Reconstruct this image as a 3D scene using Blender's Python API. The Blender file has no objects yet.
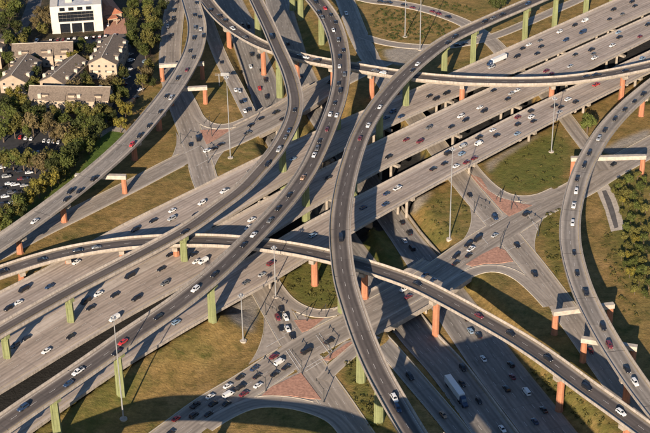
import bpy, bmesh, math, random
import numpy as np
from mathutils import Matrix, Vector

# ------------------------------------------------------------------ camera, sky, sun, exposure
SC = bpy.context.scene
COL = SC.collection
PITCH = math.radians(29.0)      # below the horizon
ROLL = math.radians(-0.86)
FPX = 1469.0                    # focal length in photo pixels (photo 650 wide)
CAM_H = 337.0
CX, CY = 325.0, 216.5

cam_rot = Matrix.Rotation(math.pi/2 - PITCH, 4, 'X') @ Matrix.Rotation(ROLL, 4, 'Z')
cd = bpy.data.cameras.new('camera')
cam = bpy.data.objects.new('camera', cd)
COL.objects.link(cam)
cam.matrix_world = Matrix.Translation((0, 0, CAM_H)) @ cam_rot
cd.sensor_width = 36.0
cd.lens = FPX/650.0*36.0
cd.clip_start = 1.0
cd.clip_end = 12000.0
SC.camera = cam

SUN_EL = math.radians(20.0)
SUN_PHI = math.radians(14.0)    # shadows fall away from the camera and this much to the right
w = bpy.data.worlds.new('World'); SC.world = w; w.use_nodes = True
nt = w.node_tree
bgn = nt.nodes['Background']
sky = nt.nodes.new('ShaderNodeTexSky')
sky.sky_type = 'NISHITA'; sky.sun_disc = False
sky.sun_elevation = SUN_EL; sky.sun_rotation = math.pi + SUN_PHI
sky.altitude = 200; sky.air_density = 1.0; sky.dust_density = 0.2; sky.ozone_density = 4.0
nt.links.new(sky.outputs[0], bgn.inputs[0])
bgn.inputs[1].default_value = 0.072
sd = bpy.data.lights.new('sun', 'SUN')
sd.energy = 5.0; sd.angle = math.radians(0.5); sd.color = (1.0, 0.84, 0.66)
sun = bpy.data.objects.new('sun', sd); COL.objects.link(sun)
SUN_DIR = Vector((math.sin(SUN_PHI)*math.cos(SUN_EL), math.cos(SUN_PHI)*math.cos(SUN_EL), -math.sin(SUN_EL)))
sun.rotation_euler = SUN_DIR.to_track_quat('-Z', 'Y').to_euler()
sun.location = (-200, 200, 400)
SC.view_settings.view_transform = 'Standard'
SC.view_settings.look = 'None'
SC.view_settings.gamma = 1.0
SC.view_settings.exposure = 1.02
SC.view_settings.use_curve_mapping = False
SC.render.engine = 'CYCLES'
SC.cycles.max_bounces = 6

# ------------------------------------------------------------------ pixel <-> world helpers
RM = np.array(cam_rot.to_3x3())
def P(px, py, z=0.0):
    d = RM @ np.array([(px-CX)/FPX, -(py-CY)/FPX, -1.0])
    t = (z - CAM_H)/d[2]
    return np.array([d[0]*t, d[1]*t, z])
def proj(p):
    p = np.asarray(p, float)
    q = (p - np.array([0, 0, CAM_H])) @ RM
    return np.stack([CX + FPX*q[..., 0]/-q[..., 2], CY - FPX*q[..., 1]/-q[..., 2]], -1)

def catmull(pts, step=3.0):
    pts = np.asarray(pts, float)
    p = np.vstack([2*pts[0]-pts[1], pts, 2*pts[-1]-pts[-2]])
    out = []
    for i in range(1, len(p)-2):
        n = max(2, int(np.linalg.norm(p[i+1]-p[i])/1.0))
        for k in range(n):
            t = k/n
            out.append(0.5*((2*p[i]) + (-p[i-1]+p[i+1])*t + (2*p[i-1]-5*p[i]+4*p[i+1]-p[i+2])*t*t + (-p[i-1]+3*p[i]-3*p[i+1]+p[i+2])*t**3))
    out.append(p[-2])
    out = np.array(out)
    # smooth then resample by arc length
    for _ in range(14):
        out[1:-1] = 0.25*out[:-2] + 0.5*out[1:-1] + 0.25*out[2:]
    s = np.concatenate([[0], np.cumsum(np.linalg.norm(np.diff(out, axis=0), axis=1))])
    m = max(2, int(s[-1]/step)+1)
    ss = np.linspace(0, s[-1], m)
    return np.stack([np.interp(ss, s, out[:, k]) for k in range(3)], -1)

class Path:
    """a strip of road: left edge L, right edge R (world), one row per station"""
    def __init__(self, L, R):
        self.L, self.R = L, R
        self.C = (L+R)/2
        t = np.gradient(self.C, axis=0); t[:, 2] *= 1
        self.T = t/np.linalg.norm(t, axis=1)[:, None]
        n = (R-L); n[:, 2] = 0
        self.W = np.linalg.norm(n, axis=1)
        self.N = n/self.W[:, None]                       # unit vector left -> right
        self.S = np.concatenate([[0], np.cumsum(np.linalg.norm(np.diff(self.C, axis=0), axis=1))])
        self.px = proj(self.C)
    def at(self, off, dz=0.0):                           # lateral metres from the centre
        off = np.broadcast_to(np.asarray(off, float), self.W.shape)
        q = self.C + self.N*off[:, None]
        q = q.copy(); q[:, 2] += dz
        return q
    def nearest_px(self, px, py):
        d = np.hypot(self.px[:, 0]-px, self.px[:, 1]-py)
        return int(np.argmin(d))

def center_path(ctrl, width, step=3.0):
    """ctrl: (px, py, z[, width]) control points on the centre line"""
    wpts = [np.append(P(c[0], c[1], c[2]), c[3] if len(c) > 3 else width) for c in ctrl]
    wpts = np.array(wpts)
    C = catmull(wpts[:, :3], step)
    sc = np.concatenate([[0], np.cumsum(np.linalg.norm(np.diff(wpts[:, :3], axis=0), axis=1))])
    s = np.concatenate([[0], np.cumsum(np.linalg.norm(np.diff(C, axis=0), axis=1))])
    W = np.interp(s/s[-1], sc/sc[-1], wpts[:, 3])
    T = np.gradient(C, axis=0); T[:, 2] = 0
    T /= np.linalg.norm(T, axis=1)[:, None]
    N = np.stack([T[:, 1], -T[:, 0], 0*T[:, 0]], -1)
    return Path(C - N*W[:, None]/2, C + N*W[:, None]/2)

def smooth_interp(xs, pts):
    pts = np.array(pts, float)
    y = np.interp(xs, pts[:, 0], pts[:, 1])
    k = 31
    pad = np.concatenate([y[0] + (np.arange(-k, 0))*(y[1]-y[0]), y, y[-1] + np.arange(1, k+1)*(y[-1]-y[-2])])
    ker = np.hanning(2*k+1); ker /= ker.sum()
    return np.convolve(pad, ker, 'valid')

def edge_path(upper, lower, zfun, x0=-60, x1=710):
    xs = np.arange(x0, x1+1, 2.0)
    yu, yl = smooth_interp(xs, upper), smooth_interp(xs, lower)
    # pair points across the road: along the view the cross direction is roughly image-vertical; slant the pairing a little
    L = np.array([P(x, y, zfun(x)) for x, y in zip(xs, yu)])
    Rr = np.array([P(x, y, zfun(x)) for x, y in zip(xs, yl)])
    # re-pair perpendicular: for each left point take the right point nearest
    idx = []
    for p in L:
        d = np.linalg.norm(Rr[:, :2]-p[:2], axis=1); idx.append(int(np.argmin(d)))
    idx = np.maximum.accumulate(np.array(idx))
    keep = [0]
    for i in range(1, len(idx)):
        if idx[i] > idx[keep[-1]] and idx[i] < len(xs)-1: keep.append(i)
    R2 = Rr[idx[keep]]; L2 = L[keep]
    for _ in range(6):
        R2[1:-1] = .25*R2[:-2]+.5*R2[1:-1]+.25*R2[2:]
    return Path(L2, R2.copy())

# ------------------------------------------------------------------ materials
MATS = {}
class NB:
    def __init__(self, name, rough=0.85, metal=0.0, spec=0.3):
        m = bpy.data.materials.new(name); m.use_nodes = True
        self.m = m; self.t = m.node_tree; self.n = self.t.nodes; self.l = self.t.links
        self.b = self.n['Principled BSDF']
        self.b.inputs['Roughness'].default_value = rough
        self.b.inputs['Metallic'].default_value = metal
        self.b.inputs['Specular IOR Level'].default_value = spec
        MATS[name] = m
    def new(self, t, **kw):
        n = self.n.new(t)
        for k, v in kw.items(): setattr(n, k, v)
        return n
    def link(self, a, b): self.l.new(a, b)
    def math(self, op, a, b=None, c=None):
        n = self.new('ShaderNodeMath', operation=op)
        for i, v in enumerate((a, b, c)):
            if v is None: continue
            if isinstance(v, (int, float)): n.inputs[i].default_value = v
            else: self.link(v, n.inputs[i])
        return n.outputs[0]
    def mix(self, f, a, b):
        n = self.new('ShaderNodeMix', data_type='RGBA')
        for i, v in ((0, f), (6, a), (7, b)):
            if isinstance(v, (int, float)): n.inputs[i].default_value = v
            elif isinstance(v, tuple): n.inputs[i].default_value = (*v, 1)
            else: self.link(v, n.inputs[i])
        return n.outputs[2]
    def mul(self, a, fac):
        n = self.new('ShaderNodeMix', data_type='RGBA', blend_type='MULTIPLY')
        n.inputs[0].default_value = 1
        if isinstance(a, tuple): n.inputs[6].default_value = (*a, 1)
        else: self.link(a, n.inputs[6])
        self.link(fac, n.inputs[7])
        return n.outputs[2]
    def noise(self, vec, scale, detail=3, rough=0.55):
        n = self.new('ShaderNodeTexNoise')
        n.inputs['Scale'].default_value = scale; n.inputs['Detail'].default_value = detail
        n.inputs['Roughness'].default_value = rough
        if vec is not None: self.link(vec, n.inputs['Vector'])
        return n.outputs['Fac']
    def ramp(self, f, lo, hi, a=0.0, b=1.0):
        n = self.new('ShaderNodeMapRange')
        n.interpolation_type = 'SMOOTHSTEP'
        self.link(f, n.inputs[0])
        n.inputs[1].default_value = lo; n.inputs[2].default_value = hi
        n.inputs[3].default_value = a; n.inputs[4].default_value = b
        return n.outputs[0]
    def scale(self, vec, s):
        n = self.new('ShaderNodeMapping'); self.link(vec, n.inputs[0]); n.inputs['Scale'].default_value = s
        return n.outputs[0]
    def pos(self): return self.new('ShaderNodeNewGeometry').outputs['Position']
    def objc(self): return self.new('ShaderNodeTexCoord').outputs['Object']
    def color(self, c):
        if isinstance(c, tuple): self.b.inputs['Base Color'].default_value = (*c, 1)
        else: self.link(c, self.b.inputs['Base Color'])
    def bump(self, h, strength, dist):
        n = self.new('ShaderNodeBump'); n.inputs['Strength'].default_value = strength; n.inputs['Distance'].default_value = dist
        self.link(h, n.inputs['Height']); self.link(n.outputs[0], self.b.inputs['Normal'])

def plain(name, c, rough=0.8, var=0.25, sc=0.8, metal=0.0, spec=0.3, world=True):
    b = NB(name, rough, metal, spec)
    if var > 0:
        v = b.pos() if world else b.objc()
        f = b.ramp(b.noise(v, sc, 4), 0.25, 0.75, 1-var, 1+var*0.6)
        b.color(b.mul(c, f))
    else: b.color(c)
    return b.m

def road_mat(name, lane, shoulder, edge_in=1.6, track=0.16, streak=0.18, mottled=0.2, lane_w=3.6):
    b = NB(name, 0.85, 0, 0.25)
    uv = b.new('ShaderNodeUVMap').outputs[0]
    sep = b.new('ShaderNodeSeparateXYZ'); b.link(uv, sep.inputs[0])
    u = sep.outputs[0]
    e = b.new('ShaderNodeAttribute', attribute_name='edge').outputs['Fac']
    s1 = b.noise(b.scale(uv, (1.1, 0.012, 1)), 1.0, 4, .6)
    s2 = b.noise(b.scale(uv, (0.25, 0.03, 1)), 1.0, 3)
    s3 = b.noise(b.scale(uv, (0.9, 0.35, 1)), 1.0, 3)
    # wheel tracks: two per lane
    tr = b.math('COSINE', b.math('MULTIPLY', u, 2*math.pi/(lane_w/2)))
    tr = b.math('MULTIPLY_ADD', tr, -track*0.5, 1-track*0.5)
    oil = b.math('COSINE', b.math('MULTIPLY', u, 2*math.pi/lane_w))
    oil = b.math('MULTIPLY_ADD', oil, track*0.35, 1-track*0.35)
    fs = b.ramp(s1, .25, .75, 1-streak, 1+streak*.7)
    fm = b.ramp(s2, .3, .7, 1-mottled, 1+mottled*.5)
    ff = b.ramp(s3, .3, .7, .93, 1.06)
    # slabs poured at different times along the road
    brick = b.new('ShaderNodeTexWhiteNoise'); brick.noise_dimensions = '2D'
    cell = b.new('ShaderNodeCombineXYZ')
    b.link(b.math('FLOOR', b.math('MULTIPLY', u, 1/lane_w)), cell.inputs[0])
    b.link(b.math('FLOOR', b.math('MULTIPLY', sep.outputs[1], 1/17.0)), cell.inputs[1])
    b.link(cell.outputs[0], brick.inputs['Vector'])
    fb = b.math('MULTIPLY_ADD', brick.outputs[0], .17, .915)
    jn = b.math('PINGPONG', sep.outputs[1], 8.5)
    fb = b.math('MULTIPLY', fb, b.ramp(jn, .1, .3, .86, 1.0))
    # dark sealed patches and spills
    sp = b.noise(b.scale(uv, (.35, .06, 1)), 1.0, 2)
    fb = b.math('MULTIPLY', fb, b.ramp(sp, .66, .72, 1.0, .84))
    lf = b.ramp(e, edge_in, edge_in+1.0)
    c = b.mix(lf, shoulder, lane)
    k = b.math('MULTIPLY', b.math('MULTIPLY', fs, fm), b.math('MULTIPLY', ff, fb))
    k2 = b.math('MULTIPLY', k, b.math('MULTIPLY', tr, oil))
    kk = b.new('ShaderNodeMix', data_type='FLOAT')
    b.link(lf, kk.inputs[0]); b.link(k, kk.inputs[2]); b.link(k2, kk.inputs[3])
    b.color(b.mul(c, kk.outputs[0]))
    b.bump(s3, .2, .02)
    return b.m

road_mat('road_main', (0.375, 0.305, 0.252), (0.42, 0.352, 0.292), 2.6, .18, .11, .2)
road_mat('road_ramp', (0.108, 0.090, 0.080), (0.255, 0.215, 0.178), 1.5, .16, .15)
road_mat('road_ramp_pale', (0.27, 0.235, 0.20), (0.36, 0.31, 0.26), 1.3, .2, .15)
road_mat('road_street', (0.30, 0.255, 0.212), (0.345, 0.295, 0.245), 0.7, .16, .14)
road_mat('road_freeway', (0.235, 0.21, 0.185), (0.28, 0.245, 0.21), 1.0, .16, .16)
plain('concrete', (0.30, 0.255, 0.205), .85, .25, .5)
plain('concrete_bright', (0.40, 0.345, 0.285), .85, .22, .6)
plain('concrete_dark', (0.22, 0.19, 0.16), .9, .25, .5)
def pier_mat(name, c):
    b = NB(name, .88, 0, .2)
    p = b.pos()
    st = b.ramp(b.noise(b.scale(p, (1.6, 1.6, .12)), 1.0, 4, .65), .3, .7, .72, 1.1)
    lf = b.new('ShaderNodeSeparateXYZ'); b.link(p, lf.inputs[0])
    li = b.math('PINGPONG', lf.outputs[2], 1.5)
    k = b.math('MULTIPLY', st, b.ramp(li, .03, .12, .82, 1.0))
    b.color(b.mul(c, k))
pier_mat('terracotta', (0.385, 0.165, 0.092))
pier_mat('pier_green', (0.19, 0.205, 0.095))
plain('brick_paving', (0.37, 0.20, 0.14), .9, .32, .9)
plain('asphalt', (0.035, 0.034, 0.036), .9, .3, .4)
plain('asphalt_worn', (0.10, 0.09, 0.085), .9, .3, .3)
plain('kerb_concrete', (0.42, 0.37, 0.30), .85, .15, .8)
plain('paint_white', (0.5, 0.47, 0.43), .7, .4, 1.5)
plain('paint_yellow', (0.36, 0.26, 0.09), .7, .35, 1.5)
plain('joint_dark', (0.085, 0.075, 0.068), .9, .2, 1.0)
plain('apron', (0.30, 0.255, 0.212), .9, .25, .5)
plain('gravel', (0.30, 0.26, 0.21), .95, .35, 1.2)
plain('steel', (0.32, 0.32, 0.32), .5, .12, .5, .4)
plain('dark_metal', (0.05, 0.05, 0.05), .5, .1, .5)
plain('lamp_white', (0.75, 0.75, 0.72), .4, .05)
plain('wall_cream', (0.36, 0.285, 0.21), .85, .14, .5)
plain('wall_tan', (0.31, 0.245, 0.18), .85, .14, .5)
plain('wall_white', (0.52, 0.475, 0.41), .8, .10, .4)
plain('roof_shingle', (0.165, 0.128, 0.098), .95, .3, 1.1)
plain('roof_flat', (0.42, 0.42, 0.43), .9, .2, .5)
plain('roof_red', (0.42, 0.16, 0.085), .85, .25, 1.0)
plain('trim_white', (0.45, 0.39, 0.31), .8, .1)
plain('bark', (0.11, 0.08, 0.055), .95, .3, 2.0)
plain('tyre', (0.02, 0.02, 0.02), .9, 0)
g = NB('glass_dark', .08, 0, .6); g.color((0.012, 0.014, 0.018))
g = NB('glass_window', .15, 0, .5); g.color((0.035, 0.035, 0.04))

def parapet_mat():
    b = NB('parapet_concrete', .85, 0, .25)
    sa = b.new('ShaderNodeAttribute', attribute_name='along').outputs['Fac']
    p = b.pos()
    j = b.math('PINGPONG', sa, 3.0)
    k = b.ramp(j, .04, .14, .76, 1.0)
    v = b.new('ShaderNodeCombineXYZ'); b.link(sa, v.inputs[0])
    st = b.ramp(b.noise(v.outputs[0], .9, 4, .7), .3, .7, .74, 1.12)
    bl = b.ramp(b.noise(p, .35, 4), .3, .7, .82, 1.1)
    b.color(b.mul((0.345, 0.297, 0.25), b.math('MULTIPLY', k, b.math('MULTIPLY', st, bl))))
parapet_mat()
def paint(name, c, rough=.28, metal=.0):
    b = NB(name, rough, metal, .5); b.color(c); b.b.inputs['Coat Weight'].default_value = .35
    b.b.inputs['Coat Roughness'].default_value = .12
paint('car_w', (0.62, 0.61, 0.59)); paint('car_s', (0.42, 0.42, 0.41), .3, .3); paint('car_k', (0.013, 0.013, 0.016))
paint('car_b', (0.02, 0.04, 0.085)); paint('car_g', (0.12, 0.12, 0.12), .3, .2); paint('car_r', (0.42, 0.03, 0.03))
paint('car_m', (0.13, 0.022, 0.028)); paint('car_t', (0.36, 0.22, 0.13)); paint('car_u', (0.22, 0.30, 0.38), .3, .2)

def leaf_mat(name, c1, c2):
    b = NB(name, .75, 0, .15)
    oi = b.new('ShaderNodeObjectInfo').outputs['Random']
    f = b.noise(b.pos(), .9, 2)
    c = b.mix(b.ramp(f, .3, .7), c1, c2)
    k = b.math('MULTIPLY_ADD', oi, .5, .75)
    b.color(b.mul(c, k))
    b.b.inputs['Subsurface Weight'].default_value = 0
    tr = b.new('ShaderNodeBsdfTranslucent'); b.link(c, tr.inputs[0])
    mx = b.new('ShaderNodeMixShader'); mx.inputs[0].default_value = .22
    out = b.n['Material Output']
    b.link(b.b.outputs[0], mx.inputs[1]); b.link(tr.outputs[0], mx.inputs[2]); b.link(mx.outputs[0], out.inputs[0])
leaf_mat('leaf_green', (0.10, 0.112, 0.027), (0.062, 0.076, 0.02))
leaf_mat('leaf_olive', (0.145, 0.13, 0.034), (0.09, 0.085, 0.024))
leaf_mat('leaf_yellow', (0.21, 0.165, 0.03), (0.12, 0.115, 0.025))
leaf_mat('leaf_rust', (0.15, 0.11, 0.05), (0.095, 0.078, 0.035))
leaf_mat('leaf_shrub', (0.095, 0.085, 0.026), (0.052, 0.052, 0.016))
leaf_mat('leaf_dark', (0.06, 0.068, 0.02), (0.036, 0.044, 0.014))

def sxyz(b, p, i):
    n = b.new('ShaderNodeSeparateXYZ'); b.link(p, n.inputs[0]); return n.outputs[i]
def ground_mat():
    b = NB('ground_grass', .95, 0, .1)
    p = b.pos()
    n1 = b.noise(p, .035, 4, .6); n2 = b.noise(p, .16, 4, .65); n3 = b.noise(p, 1.1, 4, .7); n4 = b.noise(p, .07, 3)
    n5 = b.noise(b.scale(p, (.5, 2.2, 1)), .45, 4, .7)
    lush = b.new('ShaderNodeAttribute', attribute_name='lush').outputs['Fac']
    soil = b.new('ShaderNodeAttribute', attribute_name='soil').outputs['Fac']
    dry = b.mix(b.ramp(n2, .3, .7), (0.25, 0.162, 0.058), (0.165, 0.114, 0.040))
    dry = b.mix(b.ramp(n4, .48, .70), dry, (0.33, 0.205, 0.085))
    olive = b.mix(b.ramp(n2, .3, .7), (0.140, 0.118, 0.034), (0.085, 0.080, 0.022))
    f = b.math('ADD', b.ramp(n1, .46, .66, 0, .75), b.ramp(n2, .48, .72, 0, .45))
    c = b.mix(f, dry, olive)
    green = b.mix(b.ramp(n3, .3, .7), (0.105, 0.125, 0.026), (0.060, 0.078, 0.018))
    vivid = b.mix(b.ramp(n3, .3, .7), (0.085, 0.130, 0.026), (0.055, 0.09, 0.02))
    green = b.mix(b.ramp(lush, .82, .95), green, vivid)
    lf = b.math('MULTIPLY', lush, b.ramp(b.math('ADD', n2, b.math('MULTIPLY', lush, .35)), .42, .68))
    c = b.mix(lf, c, green)
    dirt = b.mix(b.ramp(n2, .35, .65), (0.085, 0.062, 0.04), (0.035, 0.034, 0.02))
    c = b.mix(soil, c, dirt)
    bare = b.new('ShaderNodeAttribute', attribute_name='bare').outputs['Fac']
    c = b.mix(bare, c, (0.27, 0.235, 0.195))
    gap_shade = b.new('ShaderNodeAttribute', attribute_name='gap_shade').outputs['Fac']
    c = b.mix(gap_shade, c, (0.028, 0.027, 0.026))  # shade of the deck gaps painted into the ground colour
    k = b.math('MULTIPLY', b.ramp(n3, .2, .8, .72, 1.22), b.ramp(n5, .25, .75, .82, 1.14))
    mow = b.math('SINE', b.math('MULTIPLY', b.math('ADD', b.math('ADD', b.math('MULTIPLY', sxyz(b, p, 0), .8), b.math('MULTIPLY', sxyz(b, p, 1), -.62)), b.math('MULTIPLY', n4, 9.0)), 1.5))
    k = b.math('MULTIPLY', k, b.math('MULTIPLY_ADD', mow, .05, 1.0))
    b.color(b.mul(c, k))
    b.bump(b.math('ADD', n3, b.math('MULTIPLY', n2, 2)), .8, .35)
ground_mat()

# ------------------------------------------------------------------ mesh helpers
def link(o, parent=None):
    COL.objects.link(o)
    if parent is not None: o.parent = parent
    return o
def mesh_obj(name, verts, faces, mats, parent=None, mi=None, smooth=False):
    me = bpy.data.meshes.new(name)
    me.from_pydata([tuple(map(float, v)) for v in verts], [], faces)
    for m in (mats if isinstance(mats, (list, tuple)) else [mats]): me.materials.append(MATS[m])
    if mi is not None: me.polygons.foreach_set('material_index', mi)
    if smooth: me.polygons.foreach_set('use_smooth', [True]*len(me.polygons))
    me.update()
    return link(bpy.data.objects.new(name, me), parent)
def empty(name, loc=(0, 0, 0)):
    o = bpy.data.objects.new(name, None); o.location = tuple(map(float, loc)); o.empty_display_size = 1
    return link(o)
def tag(o, label=None, cat=None, group=None, kind=None):
    if label: o['label'] = label
    if cat: o['category'] = cat
    if group: o['group'] = group
    if kind: o['kind'] = kind
    return o
def fix_normals(o):
    bm = bmesh.new(); bm.from_mesh(o.data); bmesh.ops.recalc_face_normals(bm, faces=bm.faces); bm.to_mesh(o.data); bm.free()
class MB:
    def __init__(self): self.v = []; self.f = []; self.mi = []
    def add(self, vs, fs, m=0):
        b = len(self.v); self.v += [tuple(map(float, x)) for x in vs]
        self.f += [tuple(b+i for i in f) for f in fs]; self.mi += [m]*len(fs)
    def box(self, x0, x1, y0, y1, z0, z1, m=0):
        vs = [(x, y, z) for z in (z0, z1) for y in (y0, y1) for x in (x0, x1)]
        self.add(vs, [(0, 2, 3, 1), (4, 5, 7, 6), (0, 1, 5, 4), (2, 6, 7, 3), (0, 4, 6, 2), (1, 3, 7, 5)], m)
    def obox(self, c, ax, ay, hx, hy, z0, z1, m=0):
        c = np.asarray(c, float); ax = np.asarray(ax, float); ay = np.asarray(ay, float)
        vs = []
        for z in (z0, z1):
            for sy in (-1, 1):
                for sx in (-1, 1):
                    q = c[:2]+ax[:2]*hx*sx+ay[:2]*hy*sy; vs.append((q[0], q[1], z))
        self.add(vs, [(0, 2, 3, 1), (4, 5, 7, 6), (0, 1, 5, 4), (2, 6, 7, 3), (0, 4, 6, 2), (1, 3, 7, 5)], m)
    def frustum(self, c, r0, r1, z0, z1, n=8, ph=0.0, m=0, cap=True, sx=1.0, ang=0.0):
        vs = []
        for r, z in ((r0, z0), (r1, z1)):
            for k in range(n):
                a = ph+2*math.pi*k/n
                x, y = r*math.cos(a)*sx, r*math.sin(a)
                vs.append((c[0]+x*math.cos(ang)-y*math.sin(ang), c[1]+x*math.sin(ang)+y*math.cos(ang), z))
        fs = [(k, (k+1) % n, n+(k+1) % n, n+k) for k in range(n)]
        if cap: fs += [tuple(range(n-1, -1, -1)), tuple(range(n, 2*n))]
        self.add(vs, fs, m)
    def tube(self, a, b, r0, r1, n=6, m=0):
        a = Vector(a); b = Vector(b); d = (b-a).normalized()
        x = d.orthogonal().normalized(); y = d.cross(x)
        vs = []
        for p, r in ((a, r0), (b, r1)):
            for k in range(n):
                t = 2*math.pi*k/n; vs.append(p + x*r*math.cos(t) + y*r*math.sin(t))
        fs = [(k, (k+1) % n, n+(k+1) % n, n+k) for k in range(n)] + [tuple(range(n-1, -1, -1)), tuple(range(n, 2*n))]
        self.add(vs, fs, m)
    def build(self, name, mats, parent=None, smooth=False):
        return mesh_obj(name, self.v, self.f, mats, parent, self.mi, smooth)

def strip_mesh(name, path, mat, parent=None, dz=0.0, lo=0, hi=None):
    """road surface with UV in metres and distance-to-edge attribute"""
    hi = hi or len(path.S)
    n = hi-lo
    C = path.C[lo:hi]; L = path.L[lo:hi]; R = path.R[lo:hi]; W = path.W[lo:hi]; S = path.S[lo:hi]
    V = np.stack([L, C, R], 1).reshape(-1, 3).copy(); V[:, 2] += dz
    F = []
    for i in range(n-1):
        a = 3*i
        F += [(a, a+1, a+4, a+3), (a+1, a+2, a+5, a+4)]
    o = mesh_obj(name, V, F, mat, parent)
    me = o.data
    road_attrs(me, np.stack([-W/2, 0*W, W/2], 1).ravel(), np.repeat(S, 3), np.stack([0*W, W/2, 0*W], 1).ravel())
    flip_up(me)
    return o
def flip_up(me):
    me.update()
    if len(me.polygons) and me.polygons[0].normal.z < 0: me.flip_normals()
def road_attrs(me, u, v, e):
    uv = me.uv_layers.new(name='UVMap')
    vi = np.empty(len(me.loops), np.int32); me.loops.foreach_get('vertex_index', vi)
    uv.data.foreach_set('uv', np.stack([u[vi], v[vi]], 1).ravel().astype(np.float32))
    at = me.attributes.new('edge', 'FLOAT', 'POINT'); at.data.foreach_set('value', np.asarray(e, np.float32))

def sweep(name, path, prof, mats, parent, lo=0, hi=None, closed=True, mi=None, side=None, uvtop=False):
    """prof: function(station width) -> list of (lateral, dz); swept along path"""
    hi = hi or len(path.S)
    V = []; m = None
    for i in range(lo, hi):
        pr = prof(path.W[i]); m = len(pr)
        for (a, dz) in pr:
            q = path.C[i] + path.N[i]*a; V.append((q[0], q[1], q[2]+dz))
    F = []; MI = []
    for i in range(hi-lo-1):
        for k in range(m if closed else m-1):
            a, b = i*m+k, i*m+(k+1) % m
            F.append((a, b, b+m, a+m)); MI.append(mi[k] if mi else 0)
    if closed:
        F.append(tuple(range(m-1, -1, -1))); F.append(tuple((hi-lo-1)*m+k for k in range(m))); MI += [mi[-1] if mi else 0]*2
    o = mesh_obj(name, V, F, mats, parent, MI)
    at = o.data.attributes.new('along', 'FLOAT', 'POINT'); at.data.foreach_set('value', np.repeat(path.S[lo:hi], m).astype(np.float32))
    return o

def marks(name, path, spec, parent, dz=0.03, skip=None):
    """spec: (lateral offset fn or metres, 'dash'|'solid', colour index)"""
    mb = MB()
    for off, kind, ci in spec:
        s = 0.0; S = path.S
        o = off(path.W) if callable(off) else np.full(len(S), off)
        def pt(sv):
            q = np.array([np.interp(sv, S, path.C[:, k]) for k in range(3)])
            nn = np.array([np.interp(sv, S, path.N[:, k]) for k in range(3)]); nn /= np.linalg.norm(nn)
            return q + nn*np.interp(sv, S, o), nn
        seg, gap = (3.0, 9.2) if kind == 'dash' else (6.0, 6.0)
        hw = .07
        while s < S[-1]-seg:
            a, na = pt(s); b_, nb = pt(s+seg)
            s += gap
            if skip and (skip(a) or skip(b_)): continue
            vs = [a-na*hw, a+na*hw, b_+nb*hw, b_-nb*hw]
            vs = [(v[0], v[1], v[2]+dz) for v in vs]
            mb.add(vs, [(0, 1, 2, 3)], ci)
    if not mb.v: return None
    o = mb.build(name, ['paint_white', 'paint_yellow'], parent); flip_up(o.data); o['kind'] = 'stuff'; return o

def in_poly(pts, poly):
    pts = np.asarray(pts, float); x, y = pts[:, 0], pts[:, 1]
    inside = np.zeros(len(pts), bool); n = len(poly)
    for i in range(n):
        x0, y0 = poly[i][:2]; x1, y1 = poly[(i+1) % n][:2]
        if y0 == y1: continue
        c = ((y0 > y) != (y1 > y)) & (x < (x1-x0)*(y-y0)/(y1-y0)+x0)
        inside ^= c
    return inside
def smoothstep(a, b, x):
    t = np.clip((x-a)/(b-a), 0, 1); return t*t*(3-2*t)
def dist_polyline(pts, C):
    """nearest distance of pts (n,2) to polyline samples C (m,3); also index"""
    best = np.full(len(pts), 1e9); idx = np.zeros(len(pts), int)
    lo = C[:, :2].min(0)-60; hi = C[:, :2].max(0)+60
    sel = np.where((pts[:, 0] > lo[0]) & (pts[:, 0] < hi[0]) & (pts[:, 1] > lo[1]) & (pts[:, 1] < hi[1]))[0]
    for s in range(0, len(sel), 20000):
        q = sel[s:s+20000]
        d = np.hypot(pts[q, None, 0]-C[None, :, 0], pts[q, None, 1]-C[None, :, 1])
        j = d.argmin(1); best[q] = d[np.arange(len(q)), j]; idx[q] = j
    return best, idx

# ------------------------------------------------------------------ road layout (photo pixel, height)
def zM(x): return float(np.interp(x, [-60, 0, 100, 200, 270, 720], [4.2, 4.6, 5.6, 7.0, 8.0, 8.0]))
MA_up = [(-60, 324), (0, 293), (50, 268), (96, 240), (130, 222), (180, 198), (228, 174), (260, 157), (336, 123), (400, 96), (456, 72), (520, 43), (616, 0), (720, -47)]
MA_lo = [(-60, 391), (0, 352), (63, 312), (120, 279), (176, 250), (206, 231), (258, 199), (306, 171), (345, 149), (390, 126), (462, 94), (520, 71), (650, 12), (720, -20)]
MB_up = [(-60, 391.4), (0, 352.4), (63, 312.4), (120, 279.4), (176, 250.4), (206, 234), (258, 204), (306, 178), (345, 158), (390, 136), (462, 101), (520, 75), (650, 16), (720, -16)]
MB_lo = [(-60, 430), (0, 394), (80, 344.5), (130, 315), (182, 287), (210, 272), (260, 242), (306, 212), (330, 198), (356, 185), (390, 165), (466, 130), (520, 104), (592, 69), (650, 39), (720, 4)]
MC_up = [(-60, 452), (0, 415), (98, 354), (130, 333), (182, 300), (210, 282), (260, 252), (306, 223), (356, 198), (402, 174), (466, 140.5), (520, 112.5), (608, 71), (650, 51.5), (720, 18)]
MC_lo = [(-60, 496), (0, 455), (30, 433), (74, 402), (116, 372), (176, 336), (218, 311), (260, 289), (308, 260), (350, 234), (390, 211), (456, 174), (520, 140), (570, 113), (618, 89), (650, 73), (720, 38)]
PM = {'MA': edge_path(MA_up, MA_lo, zM), 'MB': edge_path(MB_up, MB_lo, zM), 'MC': edge_path(MC_up, MC_lo, zM)}

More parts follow.
